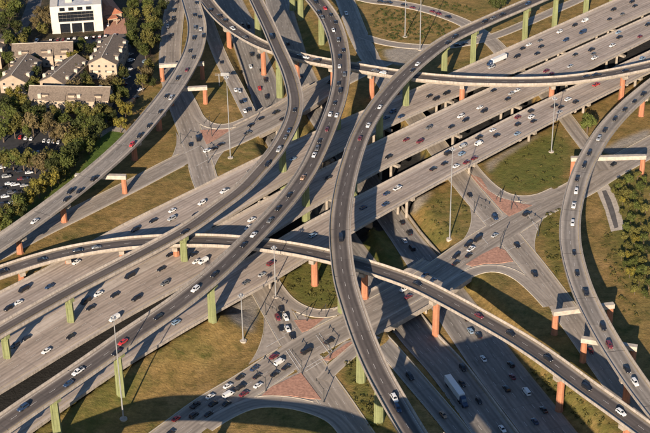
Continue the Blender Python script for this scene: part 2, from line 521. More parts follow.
RAMPS = {
 'R1': ([(183, -42, 12.5), (186, -15, 12.5), (192, 6, 12.5), (197, 25, 12.5), (196, 42, 12.5), (190, 60, 12.5), (175, 86, 12.5), (156, 111, 12.5), (130, 141, 12.5), (97, 171, 12), (62, 199, 12), (28, 224, 11.5), (0, 243, 11), (-50, 276, 9.5)], 11.2),
 'R2': ([(188, -48, 12.3), (195, -20, 12.3), (206, 0, 12.3), (222, 19, 13), (240, 33, 13.8), (262, 45, 14.5), (285, 53, 15), (310, 59.5, 15.5), (335, 64, 16), (365, 69, 16.5), (400, 74.5, 17), (430, 78, 17), (470, 80.8, 17), (520, 81.7, 17), (560, 80.3, 17), (600, 75.5, 17), (650, 65.5, 17), (710, 50, 17)], 8.8),
 'R3': ([(241, -45, 24), (249, -16, 24), (256, 0, 24), (268, 25, 24), (278, 48, 24), (288, 70, 24), (294, 90, 24), (295.5, 105, 24), (292, 121, 24), (284, 138, 24), (273, 155, 23.5), (259, 171, 23), (243, 188, 22.5), (218, 207, 22), (190, 227, 21.5), (160, 244, 21), (120, 265, 20), (85, 283, 19.5), (40, 308, 19), (0, 331, 18), (-60, 366, 16)], 8.2),
 'R4': ([(285, -35, 24, 12), (302, -16, 24, 12), (316, 0, 24, 12), (329, 18, 24, 11.6), (337, 38, 24, 10.8), (341, 60, 24, 10), (341, 80, 24, 9.4), (337, 101, 24, 9.2), (329, 124, 24, 9.2), (319, 148, 24, 9.2), (307, 172, 24, 9.2), (291, 195, 24.5, 9.2), (273, 216, 25, 9.2), (255, 235, 25.5, 9.2), (234, 256, 26, 9.5), (210, 278, 26.5, 9.8), (180, 302, 26.5, 10), (150, 323, 26, 10.2), (130, 336.5, 25.5, 10.4), (110, 351, 25, 10.4), (70, 379, 24, 10.4), (30, 406, 23, 10.4), (0, 427, 22, 10.4), (-60, 468, 20, 10.4)], 9.2),
 'R5': ([(620, -34, 22), (580, -17, 23), (550, -6, 23), (520, 7, 23.5), (490, 20, 24), (450, 39, 25), (420, 61, 26), (396, 84, 26.5), (376, 109, 27), (361, 135, 27), (350.5, 165, 27), (343.5, 195, 27), (340, 224, 26.5), (341, 250, 26), (345, 280, 25), (353, 308, 24), (364, 340, 23), (377, 370, 22), (391, 396, 21.5), (412, 432, 21), (440, 476, 20.5)], 9.4),
 'R6': ([(-60, 293, 6.5), (0, 272.5, 8), (40, 259.5, 9.5), (80, 250, 11), (130, 243, 13), (180, 240.5, 14.5), (220, 241, 15.5), (260, 244.5, 16), (300, 250.5, 16), (330, 257, 16), (360, 265, 15.8), (390, 274.5, 15.4), (420, 286, 15), (455, 304, 14.5), (490, 323.5, 14), (520, 341, 13.5), (550, 361, 13.5), (585, 387, 13.5), (620, 412, 13.5), (670, 449, 13)], 9.4),
 'R7': ([(700, 52, 13.5), (672, 71, 13.5), (648, 89, 13.5), (625, 109, 13.5), (606, 130, 13.5), (590, 155, 13.5), (578.5, 182, 13.5), (571, 214, 13.5), (570, 238, 13.5), (573.5, 261, 13.5), (582, 289, 13.5), (594, 315, 13.5), (612, 347, 13.5), (638, 386, 13.5), (665, 421, 13.5), (695, 460, 13.5)], 9.3),
}
PR = {k: center_path(c, w_) for k, (c, w_) in RAMPS.items()}

ZT = -5.6
GROUND = {   # ground level roads; name: (control points, width, material, lanes)
 'G1': ([(-50, 276, 0), (0, 252, 0), (40, 231, 0), (80, 211.5, 0), (130, 186.5, 0), (165, 168, 0), (196, 152.5, 0), (208, 147, 0)], 11.5, 'road_street', 3),
 'XN': ([(196, 153, 0), (225, 141.5, 0), (258, 126, 0), (290, 109, 0), (320, 90, 0), (345, 77, 0), (366, 67, 0), (382, 60, 0)], 16, 'road_street', 4),
 'G2': ([(178, -50, 0), (175.5, 0, 0), (172, 30, 0), (170, 64, 0), (176, 92, 0), (186, 120, 0), (194, 142, 0), (200, 162, 0), (206, 182, 0), (222, 217, 0), (247, 260, 0), (266, 291, 0), (281, 318, 0), (297, 345, 0), (314, 371, 0), (333, 398, 0), (357, 434, 0), (392, 485, 0)], 12.4, 'road_street', 4),
 'G3': ([(190, -35, 0), (200, 0, 0), (211, 32, 0), (222, 60, 0), (235, 85, 0), (246, 107, 0), (254, 122, 0)], 7.6, 'road_street', 2),
 'G4': ([(325, -50, 0), (345, 0, 0), (358, 34, 0), (372, 61, 0), (392, 90, 0), (425, 130, 0), (463, 182, 0), (490, 214, 0), (510, 238, 0), (531, 264, 0), (556, 297, 0), (580, 331, 0), (604, 365, 0), (632, 404, 0), (672, 456, 0)], 11.5, 'road_street', 3),
 'XS': ([(110, 480, 0), (152, 450, 0), (182, 428, 0), (212, 406, 0), (250, 383, 0), (285, 360, 0), (320, 339, 0), (360, 318, 0), (400, 296, 0), (435, 275, 0), (470, 250, 0), (500, 231, 0), (530, 212.5, 0), (555, 200, 0), (580, 188, 0), (610, 169, 0), (650, 147, 0), (705, 116, 0)], 15.5, 'road_street', 4),
 'G5': ([(360, 322, -.3), (378, 338, -.6), (396, 358, -1.5), (420, 386, -3), (443, 413, -4.5), (462, 437, -5.5), (495, 480, -6)], 8.6, 'road_freeway', 2),
 'G6': ([(310, -22, 0), (345, -8, 0), (370, 0, 0), (395, 3, 0), (425, 9, 0), (450, 17, 0), (468, 25, 0), (490, 40, 0), (505, 56, 0), (520, 75, 0)], 9.5, 'road_street', 2),
 'G7': ([(362, 36, 0), (376, 40.5, 0), (392, 44, 0), (415, 46.5, 0), (438, 46.5, 0), (462, 44, 0), (500, 34, 0), (560, 8, 0), (600, -10, 0)], 7, 'road_street', 2),
 'G8': ([(205, 427, 0), (222, 416, 0), (245, 405, 0), (268, 401, 0), (296, 403.5, 0), (322, 411, 0), (338, 420, 0), (352, 438, 0), (368, 465, 0)], 6.8, 'road_street', 1),
 'T1': ([(186, 92, 0), (193, 106, 0), (200, 119, 0), (212, 126, 0), (230, 126, 0), (250, 118, 0), (268, 108, 0)], 5.4, 'road_street', 1),
 'T2': ([(470, 164, 0), (478, 174, 0), (491, 187, 0), (506, 196, 0), (522, 199, 0), (540, 197, 0), (556, 190, 0)], 5.6, 'road_street', 1),
 'T3': ([(440, 292, 0), (456, 281, 0), (472, 272, 0), (488, 268, 0), (504, 269.5, 0), (520, 277, 0), (536, 291, 0), (550, 306, 0)], 5.6, 'road_street', 1),
 'T4': ([(268, 274, 0), (277, 288, 0), (288, 301, 0), (303, 310, 0), (322, 314, 0), (342, 310, 0), (362, 300, 0)], 5.6, 'road_street', 1),
 'T5': ([(322, 380, 0), (332, 369, 0), (346, 357, 0), (360, 345, 0), (375, 335, 0)], 5.6, 'road_street', 1),
 'G9': ([(540, 88, 0), (562, 113, 0), (577, 133, 0), (590, 150, 0), (604, 170, 0)], 8, 'road_street', 2),
 'UA': ([(205, -55, -1.2), (229, 0, -1.2), (243, 28, -1.4), (251, 50, -2.2), (260, 75, -3.8), (267, 98, -5.2), (273, 117, ZT), (280, 137, ZT), (297, 166, ZT), (318, 201, ZT), (342, 240, ZT, 16), (370, 276, ZT, 15.5), (398, 312, ZT, 15.5), (420, 340, ZT, 15.5), (449, 372, ZT, 15.5), (494, 433, ZT, 15.5), (535, 487, ZT, 15.5)], 17.5, 'road_freeway', 4),
 'UC': ([(262, -55, -1.2), (275, -10, -1.2), (286, 30, -1.4), (293, 55, -2.4), (303, 80, -4.4), (322, 115, ZT), (350, 157, ZT, 15), (381, 203, ZT, 14.5), (405, 237, ZT, 14.5), (428, 268, ZT, 17), (455, 308, ZT, 20), (482, 346, ZT, 20.5), (501, 372, ZT, 20.5), (549, 433, ZT, 20.5), (590, 487, ZT, 20.5)], 16.5, 'road_freeway', 5),
}
PG = {}
for i, (k, (c, w_, m_, ln)) in enumerate(GROUND.items()):
    PG[k] = center_path([(q[0], q[1], q[2]+0.012*(i+1)) + tuple(q[3:]) for q in c], w_, 2.5)

# ------------------------------------------------------------------ ground sheet
def build_heights():
    xs = np.arange(-330, 331, 1.5); ys = np.arange(400, 1121, 1.5)
    X, Y = np.meshgrid(xs, ys)
    pts = np.stack([X.ravel(), Y.ravel()], 1)
    h = np.zeros(len(pts))
    px = proj(np.column_stack([pts, h]))
    # berm along both sides of the main line at the left
    for edge, L, xmax in (('MA', 9.0, 215), ('MC', 22.0, 214)):
        p = PM[edge]; E = p.L if edge == 'MA' else p.R
        epx = proj(E); E = E[epx[:, 0] < xmax]
        d, j = dist_polyline(pts, E)
        zt = E[j, 2]-1.3
        h = np.maximum(h, np.where(d < L, zt*(1-smoothstep(0, L, d)), 0))
    up = np.column_stack([PM['MA'].L[:, :2]]); lo = np.column_stack([PM['MC'].R[:, :2]])
    corr = np.vstack([up + PM['MA'].N[:, :2]*1.2, (lo - PM['MC'].N[:, :2]*1.2)[::-1]])
    h[in_poly(pts, corr)] = 0.0
    # low ground under the parallel decks
    gpoly = np.vstack([(PM['MA'].L + PM['MA'].N*5)[:, :2], (PM['MC'].R - PM['MC'].N*9)[::-1][:, :2]])
    h[in_poly(pts, gpoly)] = -5.5
    # sunken freeway
    for k in ('UA', 'UC'):
        p = PG[k]; d, j = dist_polyline(pts, p.C); hw = p.W[j]/2
        wgt = 1-smoothstep(hw+1.2, hw+9.5, d)
        h = h*(1-wgt) + (p.C[j, 2]-.15)*wgt
    for k in PG:
        if k in ('UA', 'UC'): continue
        p = PG[k]; d, j = dist_polyline(pts, p.C); hw = p.W[j]/2
        z = p.C[j, 2]-.16
        wgt = 1-smoothstep(hw+.8, hw+4.0, d)
        if k in ('XN', 'XS', 'G2', 'T1', 'T3', 'T4', 'T5', 'G4', 'G9'):  # these run over the sunken road on bridges
            for q in ('UA', 'UC'):
                dd, jj = dist_polyline(pts, PG[q].C); hq = PG[q].W[jj]/2; wgt = wgt*smoothstep(hq+1.0, hq+2.6, dd)
        h = h*(1-wgt) + z*wgt
    # freeway again, firmly below its pavement
    for k in ('UA', 'UC'):
        p = PG[k]; d, j = dist_polyline(pts, p.C)
        m = d < p.W[j]/2+1.0
        h[m] = np.minimum(h[m], p.C[j][m, 2]-.15)
    # small natural unevenness away from roads
    return xs, ys, h
GXS, GYS, GH = build_heights()
GH2 = GH.reshape(len(GYS), len(GXS))
def hz(x, y):
    i = np.clip((x-GXS[0])/1.5, 0, len(GXS)-2); j = np.clip((y-GYS[0])/1.5, 0, len(GYS)-2)
    i0, j0 = int(i), int(j); a, b = i-i0, j-j0
    return float((GH2[j0, i0]*(1-a)+GH2[j0, i0+1]*a)*(1-b) + (GH2[j0+1, i0]*(1-a)+GH2[j0+1, i0+1]*a)*b)
def gp(px, py):
    z = 0.0
    for _ in range(8):
        p = P(px, py, z); z = 0.5*z+0.5*hz(p[0], p[1])
    return np.array([p[0], p[1], hz(p[0], p[1])])

LUSH = [  # (polygon in photo pixels, strength)
 ([(74, 172), (90, 174), (130, 133), (112, 126), (96, 136)], 1.0),
 ([(-40, 262), (0, 238), (60, 196), (90, 172), (78, 168), (30, 200), (-40, 240)], .9),
 ([(486, 170), (520, 146), (560, 128), (572, 150), (560, 185), (530, 195), (505, 190)], .75),
 ([(416, 240), (425, 200), (452, 188), (482, 218), (470, 232), (440, 248)], .45),
 ([(280, 275), (310, 262), (345, 265), (342, 305), (310, 306), (290, 298)], .75),
 ([(540, 215), (562, 205), (566, 265), (560, 290), (545, 262)], .55),
 ([(342, 352), (358, 352), (390, 425), (372, 433), (345, 390)], .6),
 ([(0, 440), (60, 400), (115, 372), (150, 375), (120, 415), (60, 470)], .5),
 ([(305, 10), (330, 40), (335, 70), (300, 60), (285, 30)], .4),
 ([(520, 350), (560, 370), (640, 440), (600, 440), (560, 410)], .5),
 ([(350, 215), (385, 215), (410, 270), (360, 280), (348, 250)], .6),
 ([(208, 160), (236, 148), (262, 137), (262, 152), (215, 178)], .35),
 ([(600, 180), (650, 160), (650, 300), (625, 290), (608, 230)], .6),
]
SOIL = [([(-120, -90), (166, -90), (164, 20), (152, 72), (128, 118), (100, 128), (66, 168), (20, 205), (-120, 290)], 1.0)]
BARE = [[(384, 50), (400, 47.5), (424, 49), (416, 57), (402, 66), (388, 62)], [(600, 150), (625, 138), (650, 128), (650, 136), (612, 156)], [(221, 309), (240, 298), (258, 292), (262, 300), (256, 318), (250, 334), (236, 322)], [(485, 165), (492, 160), (524, 141), (540, 134), (528, 142), (500, 160), (490, 172)], [(408, 205), (420, 195), (432, 190), (424, 203), (414, 214)]]
def build_ground():
    nx, ny = len(GXS), len(GYS)
    X, Y = np.meshgrid(GXS, GYS)
    V = np.column_stack([X.ravel(), Y.ravel(), GH])
    idx = np.arange(nx*ny).reshape(ny, nx)
    F = np.stack([idx[:-1, :-1], idx[:-1, 1:], idx[1:, 1:], idx[1:, :-1]], -1).reshape(-1, 4)
    # skirt out to the far distance
    b = len(V)
    x0, x1, y0, y1 = GXS[0], GXS[-1], GYS[0], GYS[-1]
    Z = -0.4
    far = 6000
    ex = [(-far, -far), (far, -far), (far, far), (-far, far)]
    inn = [(x0+.5, y0+.5), (x1-.5, y0+.5), (x1-.5, y1-.5), (x0+.5, y1-.5)]
    V = np.vstack([V, [(x, y, Z-8) for x, y in ex], [(x, y, Z) for x, y in inn]])
    F = [tuple(f) for f in F] + [(b+i, b+(i+1) % 4, b+4+(i+1) % 4, b+4+i) for i in range(4)]
    o = mesh_obj('ground', V, F, 'ground_grass')
    o.data.polygons.foreach_set('use_smooth', [True]*len(o.data.polygons))
    px = proj(V[:b])
    lush = np.zeros(len(V), np.float32); soil = np.zeros(len(V), np.float32); bare = np.zeros(len(V), np.float32)
    gx = proj(V[:b])
    gap_shade = np.zeros(len(V), np.float32); gap_shade[:b][(GH < -3.0) & in_poly(V[:b, :2], np.vstack([(PM['MA'].L + PM['MA'].N*2)[:, :2], (PM['MC'].R - PM['MC'].N*6)[::-1][:, :2]]))] = 1  # mask of near-black colour standing in for shade between the decks
    for poly in BARE: bare[:b][in_poly(gx, poly)] = 1
    for poly, s in LUSH: lush[:b][in_poly(px, poly)] = s
    for poly, s in SOIL: soil[:b][in_poly(px, poly)] = s
    def blur(a, n):
        g = a[:b].reshape(ny, nx).copy()
        for _ in range(n):
            g[1:-1, 1:-1] = (g[1:-1, 1:-1]*2 + g[:-2, 1:-1] + g[2:, 1:-1] + g[1:-1, :-2] + g[1:-1, 2:])/6
        a[:b] = g.ravel(); return a
    lush = blur(lush, 6); soil = blur(soil, 2); bare = blur(bare, 2)
    for nm, a in (('lush', lush), ('soil', soil), ('bare', bare), ('gap_shade', gap_shade)):
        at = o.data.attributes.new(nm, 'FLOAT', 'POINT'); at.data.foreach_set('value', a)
    tag(o, 'dry golden and green grass ground around the interchange', kind='structure')
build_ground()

# ------------------------------------------------------------------ ground level roads
def near_other(name):
    def f(p):
        for k, q in PG.items():
            if k == name or k in ('UA', 'UC') or (name in ('UA', 'UC')): continue
            d = np.hypot(q.C[:, 0]-p[0], q.C[:, 1]-p[1]); j = int(d.argmin())
            if d[j] < q.W[j]/2-.05: return True
        return False
    return f
ROADNAME = {
 'G1': ('frontage_road', 'frontage road under the terracotta-pier flyover at left'),
 'XN': ('cross_street', 'far cross street bridging the sunken freeway'),
 'G2': ('frontage_road', 'frontage road running from the top left under the highway decks'),
 'G3': ('frontage_road', 'narrow frontage road with queued cars at upper left'),
 'G4': ('frontage_road', 'frontage road passing the right-hand intersection'),
 'XS': ('cross_street', 'near cross street with the long queue of cars'),
 'G5': ('slip_road', 'shaded slip road beside the sunken freeway'),
 'G6': ('loop_road', 'curving loop road at the top of the picture'),
 'G7': ('loop_road', 'pale loop road behind the tall central flyover'),
 'G8': ('turning_lane', 'shaded curving turning lane at the bottom edge'),
 'T1': ('turning_lane', 'turning lane around the upper left brick island'),
 'T2': ('turning_lane', 'turning lane around the right brick island'),
 'T3': ('turning_lane', 'turning lane below the brick island at right'),
 'T4': ('turning_lane', 'turning lane around the grass plot at lower centre'),
 'T5': ('turning_lane', 'short turning lane beside the tall flyover at lower centre'),
 'G9': ('connector_road', 'short connector road under the right flyover'),
 'UA': ('freeway', 'left carriageway of the sunken freeway'),
 'UC': ('freeway', 'right carriageway of the sunken freeway'),
}
def kerbs(name, path, parent):
    near = near_other(name)
    for sgn in (-1, 1):
        mb = MB()
        E = path.at(sgn*(path.W/2)); O = path.at(sgn*(path.W/2+.35))
        ok = [not near(e) for e in O]
        for i in range(len(E)-1):
            if not (ok[i] and ok[i+1]): continue
            z = .13
            a, b_, c, d = E[i], O[i], O[i+1], E[i+1]
            vs = [(a[0], a[1], a[2]-.3), (b_[0], b_[1], b_[2]-.4), (c[0], c[1], c[2]-.4), (d[0], d[1], d[2]-.3)]
            vs += [(v[0], v[1], q[2]+z) for v, q in zip(vs, (a, b_, c, d))]
            mb.add(vs, [(4, 5, 6, 7), (0, 4, 7, 3), (1, 2, 6, 5)])
        if mb.v: mb.build('kerb', 'kerb_concrete', parent)
for k, (c, w_, m_, ln) in GROUND.items():
    nm, lb = ROADNAME[k]
    p = PG[k]
    o = strip_mesh(nm, p, m_)
    tag(o, lb, kind='structure')
    spec = [((lambda W, t=i/ln: (t-.5)*(W-1.0)), 'dash', 0) for i in range(1, ln)]
    if ln > 1: spec += [((lambda W: -(W/2-.35)), 'solid', 1), ((lambda W: W/2-.35), 'solid', 0)]
    marks('lane_markings', p, spec, o, .02, near_other(k))
    if k not in ('UA', 'UC'): kerbs(k, p, o)

# barriers of the sunken freeway and its retaining walls
def wall_along(name, label, cat, path, off, h, t, lo_px, hi_px, mat='concrete', base=-.3):
    i0, i1 = sorted((path.nearest_px(*lo_px), path.nearest_px(*hi_px)))
    q = path.at(off)
    mb = MB()
    n = 0
    for i in range(i0, i1):
        a, b_ = q[i], q[i+1]; na, nb = path.N[i], path.N[i+1]
        vs = []
        for z0 in (base, h):
            vs += [(a[0]-na[0]*t/2, a[1]-na[1]*t/2, a[2]+z0), (a[0]+na[0]*t/2, a[1]+na[1]*t/2, a[2]+z0), (b_[0]+nb[0]*t/2, b_[1]+nb[1]*t/2, b_[2]+z0), (b_[0]-nb[0]*t/2, b_[1]-nb[1]*t/2, b_[2]+z0)]
        mb.add(vs, [(4, 5, 6, 7), (0, 1, 5, 4), (1, 2, 6, 5), (2, 3, 7, 6), (3, 0, 4, 7)])
    return tag(mb.build(name, mat), label, cat)
wall_along('median_barrier', 'concrete median barrier beside the white trailer truck', 'barrier', PG['UA'], -8.15, .95, .6, (398, 312), (535, 487), 'concrete_bright')
wall_along('retaining_wall', 'concrete retaining wall along the sunken freeway below the tall mast', 'wall', PG['UC'], -(PG['UC'].W/2+.7), 1.5, .5, (383, 203), (430, 262), 'concrete')
wall_along('retaining_wall', 'pale retaining wall between the frontage queue and the sunken freeway', 'wall', PG['UA'], 9.3, 1.6, .6, (229, 0), (264, 90), 'concrete')

# brick islands and paved patches
def poly_patch(name, pts, mat, z0, z1, label=None, kind=None, cat=None, parent=None):
    q = [P(x, y, z1) for x, y in pts]
    n = len(q)
    V = [tuple(v) for v in q] + [(v[0], v[1], z0) for v in q]
    F = [tuple(range(n))] + [(i, n+i, n+(i+1) % n, (i+1) % n) for i in range(n)]
    o = mesh_obj(name, V, F, mat, parent)
    bm = bmesh.new(); bm.from_mesh(o.data); bmesh.ops.recalc_face_normals(bm, faces=bm.faces); bm.to_mesh(o.data); bm.free()
    return tag(o, label, cat, None, kind)
for pts, lb in [
 ([(200, 130), (231, 129), (218, 138), (206.5, 144)], 'brick traffic island at the upper left intersection'),
 ([(470, 174), (481, 178), (488, 189), (498, 197), (510, 200), (521, 203.5), (532, 205), (520, 211), (509, 216), (501, 209), (488, 194), (476, 182)], 'long brick traffic island at the right intersection'),
 ([(466, 264), (482, 254), (497, 246.5), (505, 250), (513, 261), (500, 263), (484, 263.5), (472, 266)], 'brick traffic island below the right intersection'),
 ([(294, 320), (308, 319.5), (324, 318), (310, 329), (302, 332)], 'small brick traffic island at the lower intersection'),
 ([(261, 396), (271, 387), (301, 372.5), (321, 399), (308, 398), (290, 395.5), (274, 395)], 'large triangular brick traffic island by the queued cars'),
 ([(323, 359.5), (347, 343), (354, 341), (345, 351), (330, 360)], 'narrow brick traffic island beside the tall flyover'),
]:
    poly_patch('traffic_island', pts, 'brick_paving', -.2, .24, lb, None, 'traffic island')
def paved(pts, mat, label, z=.02, name='pavement'):
    poly_patch(name, pts, mat, -.3, z, label, 'structure')
paved([(281, 310), (290, 305), (304, 313), (326, 317), (352, 309), (358, 318), (332, 335), (308, 348), (292, 338)], 'apron', 'paved junction apron around the small brick island', .006)
paved([(316, 364), (345, 341), (364, 338), (352, 352), (334, 372), (322, 378)], 'apron', 'paved apron around the narrow brick island', .006)
paved([(236, 406), (262, 388), (300, 371), (324, 398), (332, 412), (322, 409), (296, 401), (262, 399)], 'apron', 'paved apron around the triangular brick island', .006)
paved([(462, 280), (468, 258), (500, 243), (522, 262), (534, 284), (512, 270), (486, 267)], 'apron', 'paved apron around the brick island below the right junction', .006)
paved([(466, 170), (482, 178), (500, 196), (522, 200), (544, 198), (542, 206), (508, 220), (488, 198)], 'apron', 'paved apron around the long brick island', .006)
paved([(196, 128), (204, 124), (232, 126), (250, 120), (236, 136), (210, 148), (200, 146)], 'apron', 'paved apron around the upper left brick island', .006)
paved([(597, 191), (602, 184), (608, 184), (615, 196), (620, 210), (625, 229), (611, 231.5), (605, 210)], 'concrete_bright', 'concrete drainage channel beside the thicket at right', .03, 'drainage_channel')
paved([(602, 191), (606, 190), (611, 200), (615, 212), (618.5, 227), (614.5, 228.5), (608, 208)], 'asphalt_worn', 'darker floor of the drainage channel', .06, 'drainage_channel')  # inner strip of the channel in a darker tone

def fillet(a, c, b_, label):
    t = np.linspace(0, 1, 12)[:, None]; a, c, b_ = (np.array(q, float) for q in (a, c, b_))
    curve = (1-t)**2*a + 2*t*(1-t)*(a*.25+c*.5+b_*.25) + t*t*b_
    ext = c + (c-(a+b_)/2)*.25
    o = poly_patch('corner_apron', [tuple(q) for q in curve]+[tuple(ext)], 'apron', -.3, .010, label, 'structure')
    q = np.array([P(x, y, .12) for x, y in curve]); mb = MB()
    mid = P(*ext, .12)
    for i in range(len(q)-1):
        out = [(v-mid)/np.linalg.norm(v-mid)*.4 for v in (q[i], q[i+1])]
        v = [q[i], q[i+1], q[i+1]+out[1], q[i]+out[0]]
        vs = [(x[0], x[1], .14) for x in v]+[(x[0], x[1], -.3) for x in v]
        mb.add(vs, [(0, 1, 2, 3), (0, 4, 5, 1), (2, 6, 7, 3)])
    fix_normals(mb.build('kerb', 'kerb_concrete', o))
for a, c, b_, lb in [((470, 207), (485.5, 226), (463, 240), 'rounded kerb corner below the tall mast'), ((543, 219), (521.5, 233.5), (536, 255), 'rounded kerb corner under the right flyover'),
 ((264, 318), (276, 345), (249, 364), 'rounded kerb corner left of the queued cars'), ((176, 132), (185.5, 151), (170, 160), 'rounded kerb corner at the upper left junction'),
 ((213, 176), (207, 160), (224, 151), 'rounded kerb corner beside the upper left mast')]:
    fillet(a, c, b_, lb)

# ------------------------------------------------------------------ elevated roads
def ramp_prof(d, gw):
    def f(w_):
        g_ = w_*gw/2
        return [(-w_/2, 0), (0, 0), (w_/2, 0), (w_/2, -.32), (g_+.5, -.55), (g_, -d), (-g_, -d), (-g_-.5, -.55), (-w_/2, -.32)]
    return f
def parapet_prof(side, h=.9, t=.4):
    def f(w_):
        e = side*(w_/2)
        return [(e+side*.04, -.36), (e+side*.04, h), (e-side*.20, h), (e-side*(t), .3), (e-side*(t+.1), .0), (e-side*.3, -.36)]
    return f
def deck_parts(root, path, road, depth, gw, markspec, parapets=((-1, None), (1, None)), joints=None):
    o = sweep('deck', path, ramp_prof(depth, gw), [road, 'concrete'], root, mi=[0, 0, 1, 1, 1, 1, 1, 1, 1])
    n = len(path.S); W = path.W
    u = np.stack([-W/2, 0*W, W/2]+[0*W]*6, 1).ravel(); e = np.stack([0*W, W/2, 0*W]+[0*W]*6, 1).ravel()
    road_attrs(o.data, u, np.repeat(path.S, 9), e)
    fix_normals(o)
    for side, rng in parapets:
        lo, hi = rng if rng else (0, n)
        fix_normals(sweep('parapet', path, parapet_prof(side), 'parapet_concrete', root, lo, hi))
    marks('lane_markings', path, markspec, root, .025)
    if joints:
        mb = MB()
        for s in np.arange(joints/2, path.S[-1], joints):
            i = int(np.searchsorted(path.S, s)); i = min(i, n-1)
            c = path.C[i]; hw = path.W[i]/2-.5
            T = path.T[i]; N = path.N[i]
            vs = [c+N*hw*a+T*.16*b_ for a, b_ in ((-1, -1), (1, -1), (1, 1), (-1, 1))]
            mb.add([(v[0], v[1], v[2]+.018) for v in vs], [(0, 1, 2, 3)])
        q = mb.build('expansion_joints', 'joint_dark', root); flip_up(q.data); q['kind'] = 'stuff'
    return o

def station_for_base(path, px, py):
    base = path.C.copy()
    for i in range(len(base)): base[i, 2] = hz(base[i, 0], base[i, 1])
    q = proj(base); return int(np.argmin(np.hypot(q[:, 0]-px, q[:, 1]-py)))
def pier(root, path, i, kind, zbot=None, depth=2.0, scale=1.0):
    c = path.C[i]; top = c[2]-depth
    z0 = (hz(c[0], c[1]) if zbot is None else zbot)-.6
    ang = math.atan2(path.N[i][1], path.N[i][0])
    mb = MB()
    if kind == 'terracotta':
        mb.frustum(c, 1.55*scale, 1.45*scale, z0, top-1.6, 8, math.pi/8, 0, True, 1.0, ang)
        mb.frustum(c, 1.75*scale, 1.75*scale, z0, z0+1.1, 8, math.pi/8, 0, True, 1.0, ang)
    else:
        mb.frustum(c, 1.75*scale, 1.55*scale, z0, top-3.0, 6, 0, 0, True, 1.25, ang)
        mb.frustum(c, 1.55*scale, 2.0*scale, top-3.0, top-1.4, 6, 0, 0, True, 1.25, ang)
        # shallow raised ribs on the faces
        for s_ in (-1, 1):
            q = c[:2] + path.T[i][:2]*1.5*s_*scale
            mb.obox(q, path.N[i], path.T[i], .35, .16, z0, top-3.1)
    o = mb.build('pier', kind, root)
    cb = MB()
    hw = path.W[i]*(.36 if kind == 'terracotta' else .30)
    cb.obox(c, path.N[i], path.T[i], hw, 1.15*scale, top-1.6, top+.12)
    cb.obox(c, path.N[i], path.T[i], hw*.72, 1.0*scale, top-2.1, top-1.598)
    cb.build('pier_cap', 'concrete' if kind == 'terracotta' else 'pier_green', o)
def portal(root, path, endpx_l, endpx_r, zsoff, kind='terracotta'):
    """straddle bent: beam under the deck reaching out over a road, a column at each end"""
    a = P(*endpx_l, zsoff); b_ = P(*endpx_r, zsoff)
    d = b_-a; L = np.linalg.norm(d); ax = d/L; ay = np.array([-ax[1], ax[0], 0])
    mb = MB(); mb.obox((a+b_)/2, ax, ay, L/2, 1.1, zsoff-2.0, zsoff)
    bo = mb.build('straddle_beam', 'concrete_bright', root)
    for c in (a+ax*1.3, b_-ax*1.3):
        cb = MB(); z0 = hz(c[0], c[1])-.6
        cb.frustum(c, 1.35, 1.28, z0, zsoff-1.98, 8, math.pi/8, 0, True, 1.0, math.atan2(ax[1], ax[0]))
        cb.frustum(c, 1.5, 1.5, z0, z0+1.0, 8, math.pi/8, 0, True, 1.0, math.atan2(ax[1], ax[0]))
        cb.build('column', kind, bo)

RAMPINFO = {
 'R1': ('pale flyover on terracotta piers sweeping past the parking lot at left', 'road_ramp_pale', [(-1.8, 'dash', 0), (1.8, 'dash', 0), (-4.9, 'solid', 1), (4.9, 'solid', 0)], 'terracotta'),
 'R2': ('thin curving flyover on terracotta piers crossing the whole top of the picture', 'road_ramp', [(0, 'dash', 0), (-3.6, 'solid', 1), (3.6, 'solid', 0)], 'terracotta'),
 'R3': ('narrow flyover on green piers swinging from top left down over the highway', 'road_ramp', [(-2.0, 'solid', 1), (2.4, 'solid', 0)], 'pier_green'),
 'R4': ('busy S-curved flyover on green piers left of centre', 'road_ramp', [(0, 'dash', 0), (-3.7, 'solid', 1), (3.7, 'solid', 0)], 'pier_green'),
 'R5': ('tall flyover on green piers arching down through the centre', 'road_ramp', [(0.3, 'dash', 0), (-3.5, 'solid', 0), (3.9, 'solid', 1)], 'pier_green'),
 'R6': ('flyover on terracotta piers sweeping from left edge to lower right corner', 'road_ramp', [(0, 'dash', 0), (-3.7, 'solid', 1), (3.7, 'solid', 0)], 'terracotta'),
 'R7': ('pale curving flyover with straddle beams at the right edge', 'road_ramp_pale', [(0, 'dash', 0), (-3.7, 'solid', 1), (3.7, 'solid', 0)], 'terracotta'),
}
PIERS = {
 'R1': [(22, 252), (68, 227), (137.6, 164), (164, 132), (196, -5), (-40, 300)],
 'R2': [(229.8, 48), (268, 66), (301, 80), (328, 78), (371, 98), (398, 100), (461, 102), (538, 104), (620, 105), (680, 92)],
 'R3': [(63, 318), (4, 361), (176, 265), (277, 193), (279, 98), (293, 140), (262, 40), (240, -15), (-45, 395)],
 'R4': [(213, 323), (124.5, 397), (54, 430), (298, 224), (296, 23), (320, 46), (338, 90), (328, 150), (310, -5), (-10, 470)],
 'R5': [(438, 78), (472, 62), (523, 41), (554, 25), (583, 12), (381, 422), (365, 382), (377, 160), (352, 215), (400, 118), (347, 310), (405, 470), (612, 0)],
 'R6': [(437, 331), (316, 291), (121, 262), (560, 404), (230, 268), (365, 296), (620, 450), (70, 268), (180, 258), (20, 280)],
 'R7': [(647, 122), (571, 250), (628, 402), (660, 440), (690, 90)],
}
PORTALS = {
 'R1': [((159, 64), (204, 62)), ((168, 88), (207, 86)), ((75, 174), (126, 175))],
 'R7': [((571, 157), (646, 155)), ((553, 311), (614, 303)), ((581.5, 337), (637.5, 346))],
}
ROOT = {}
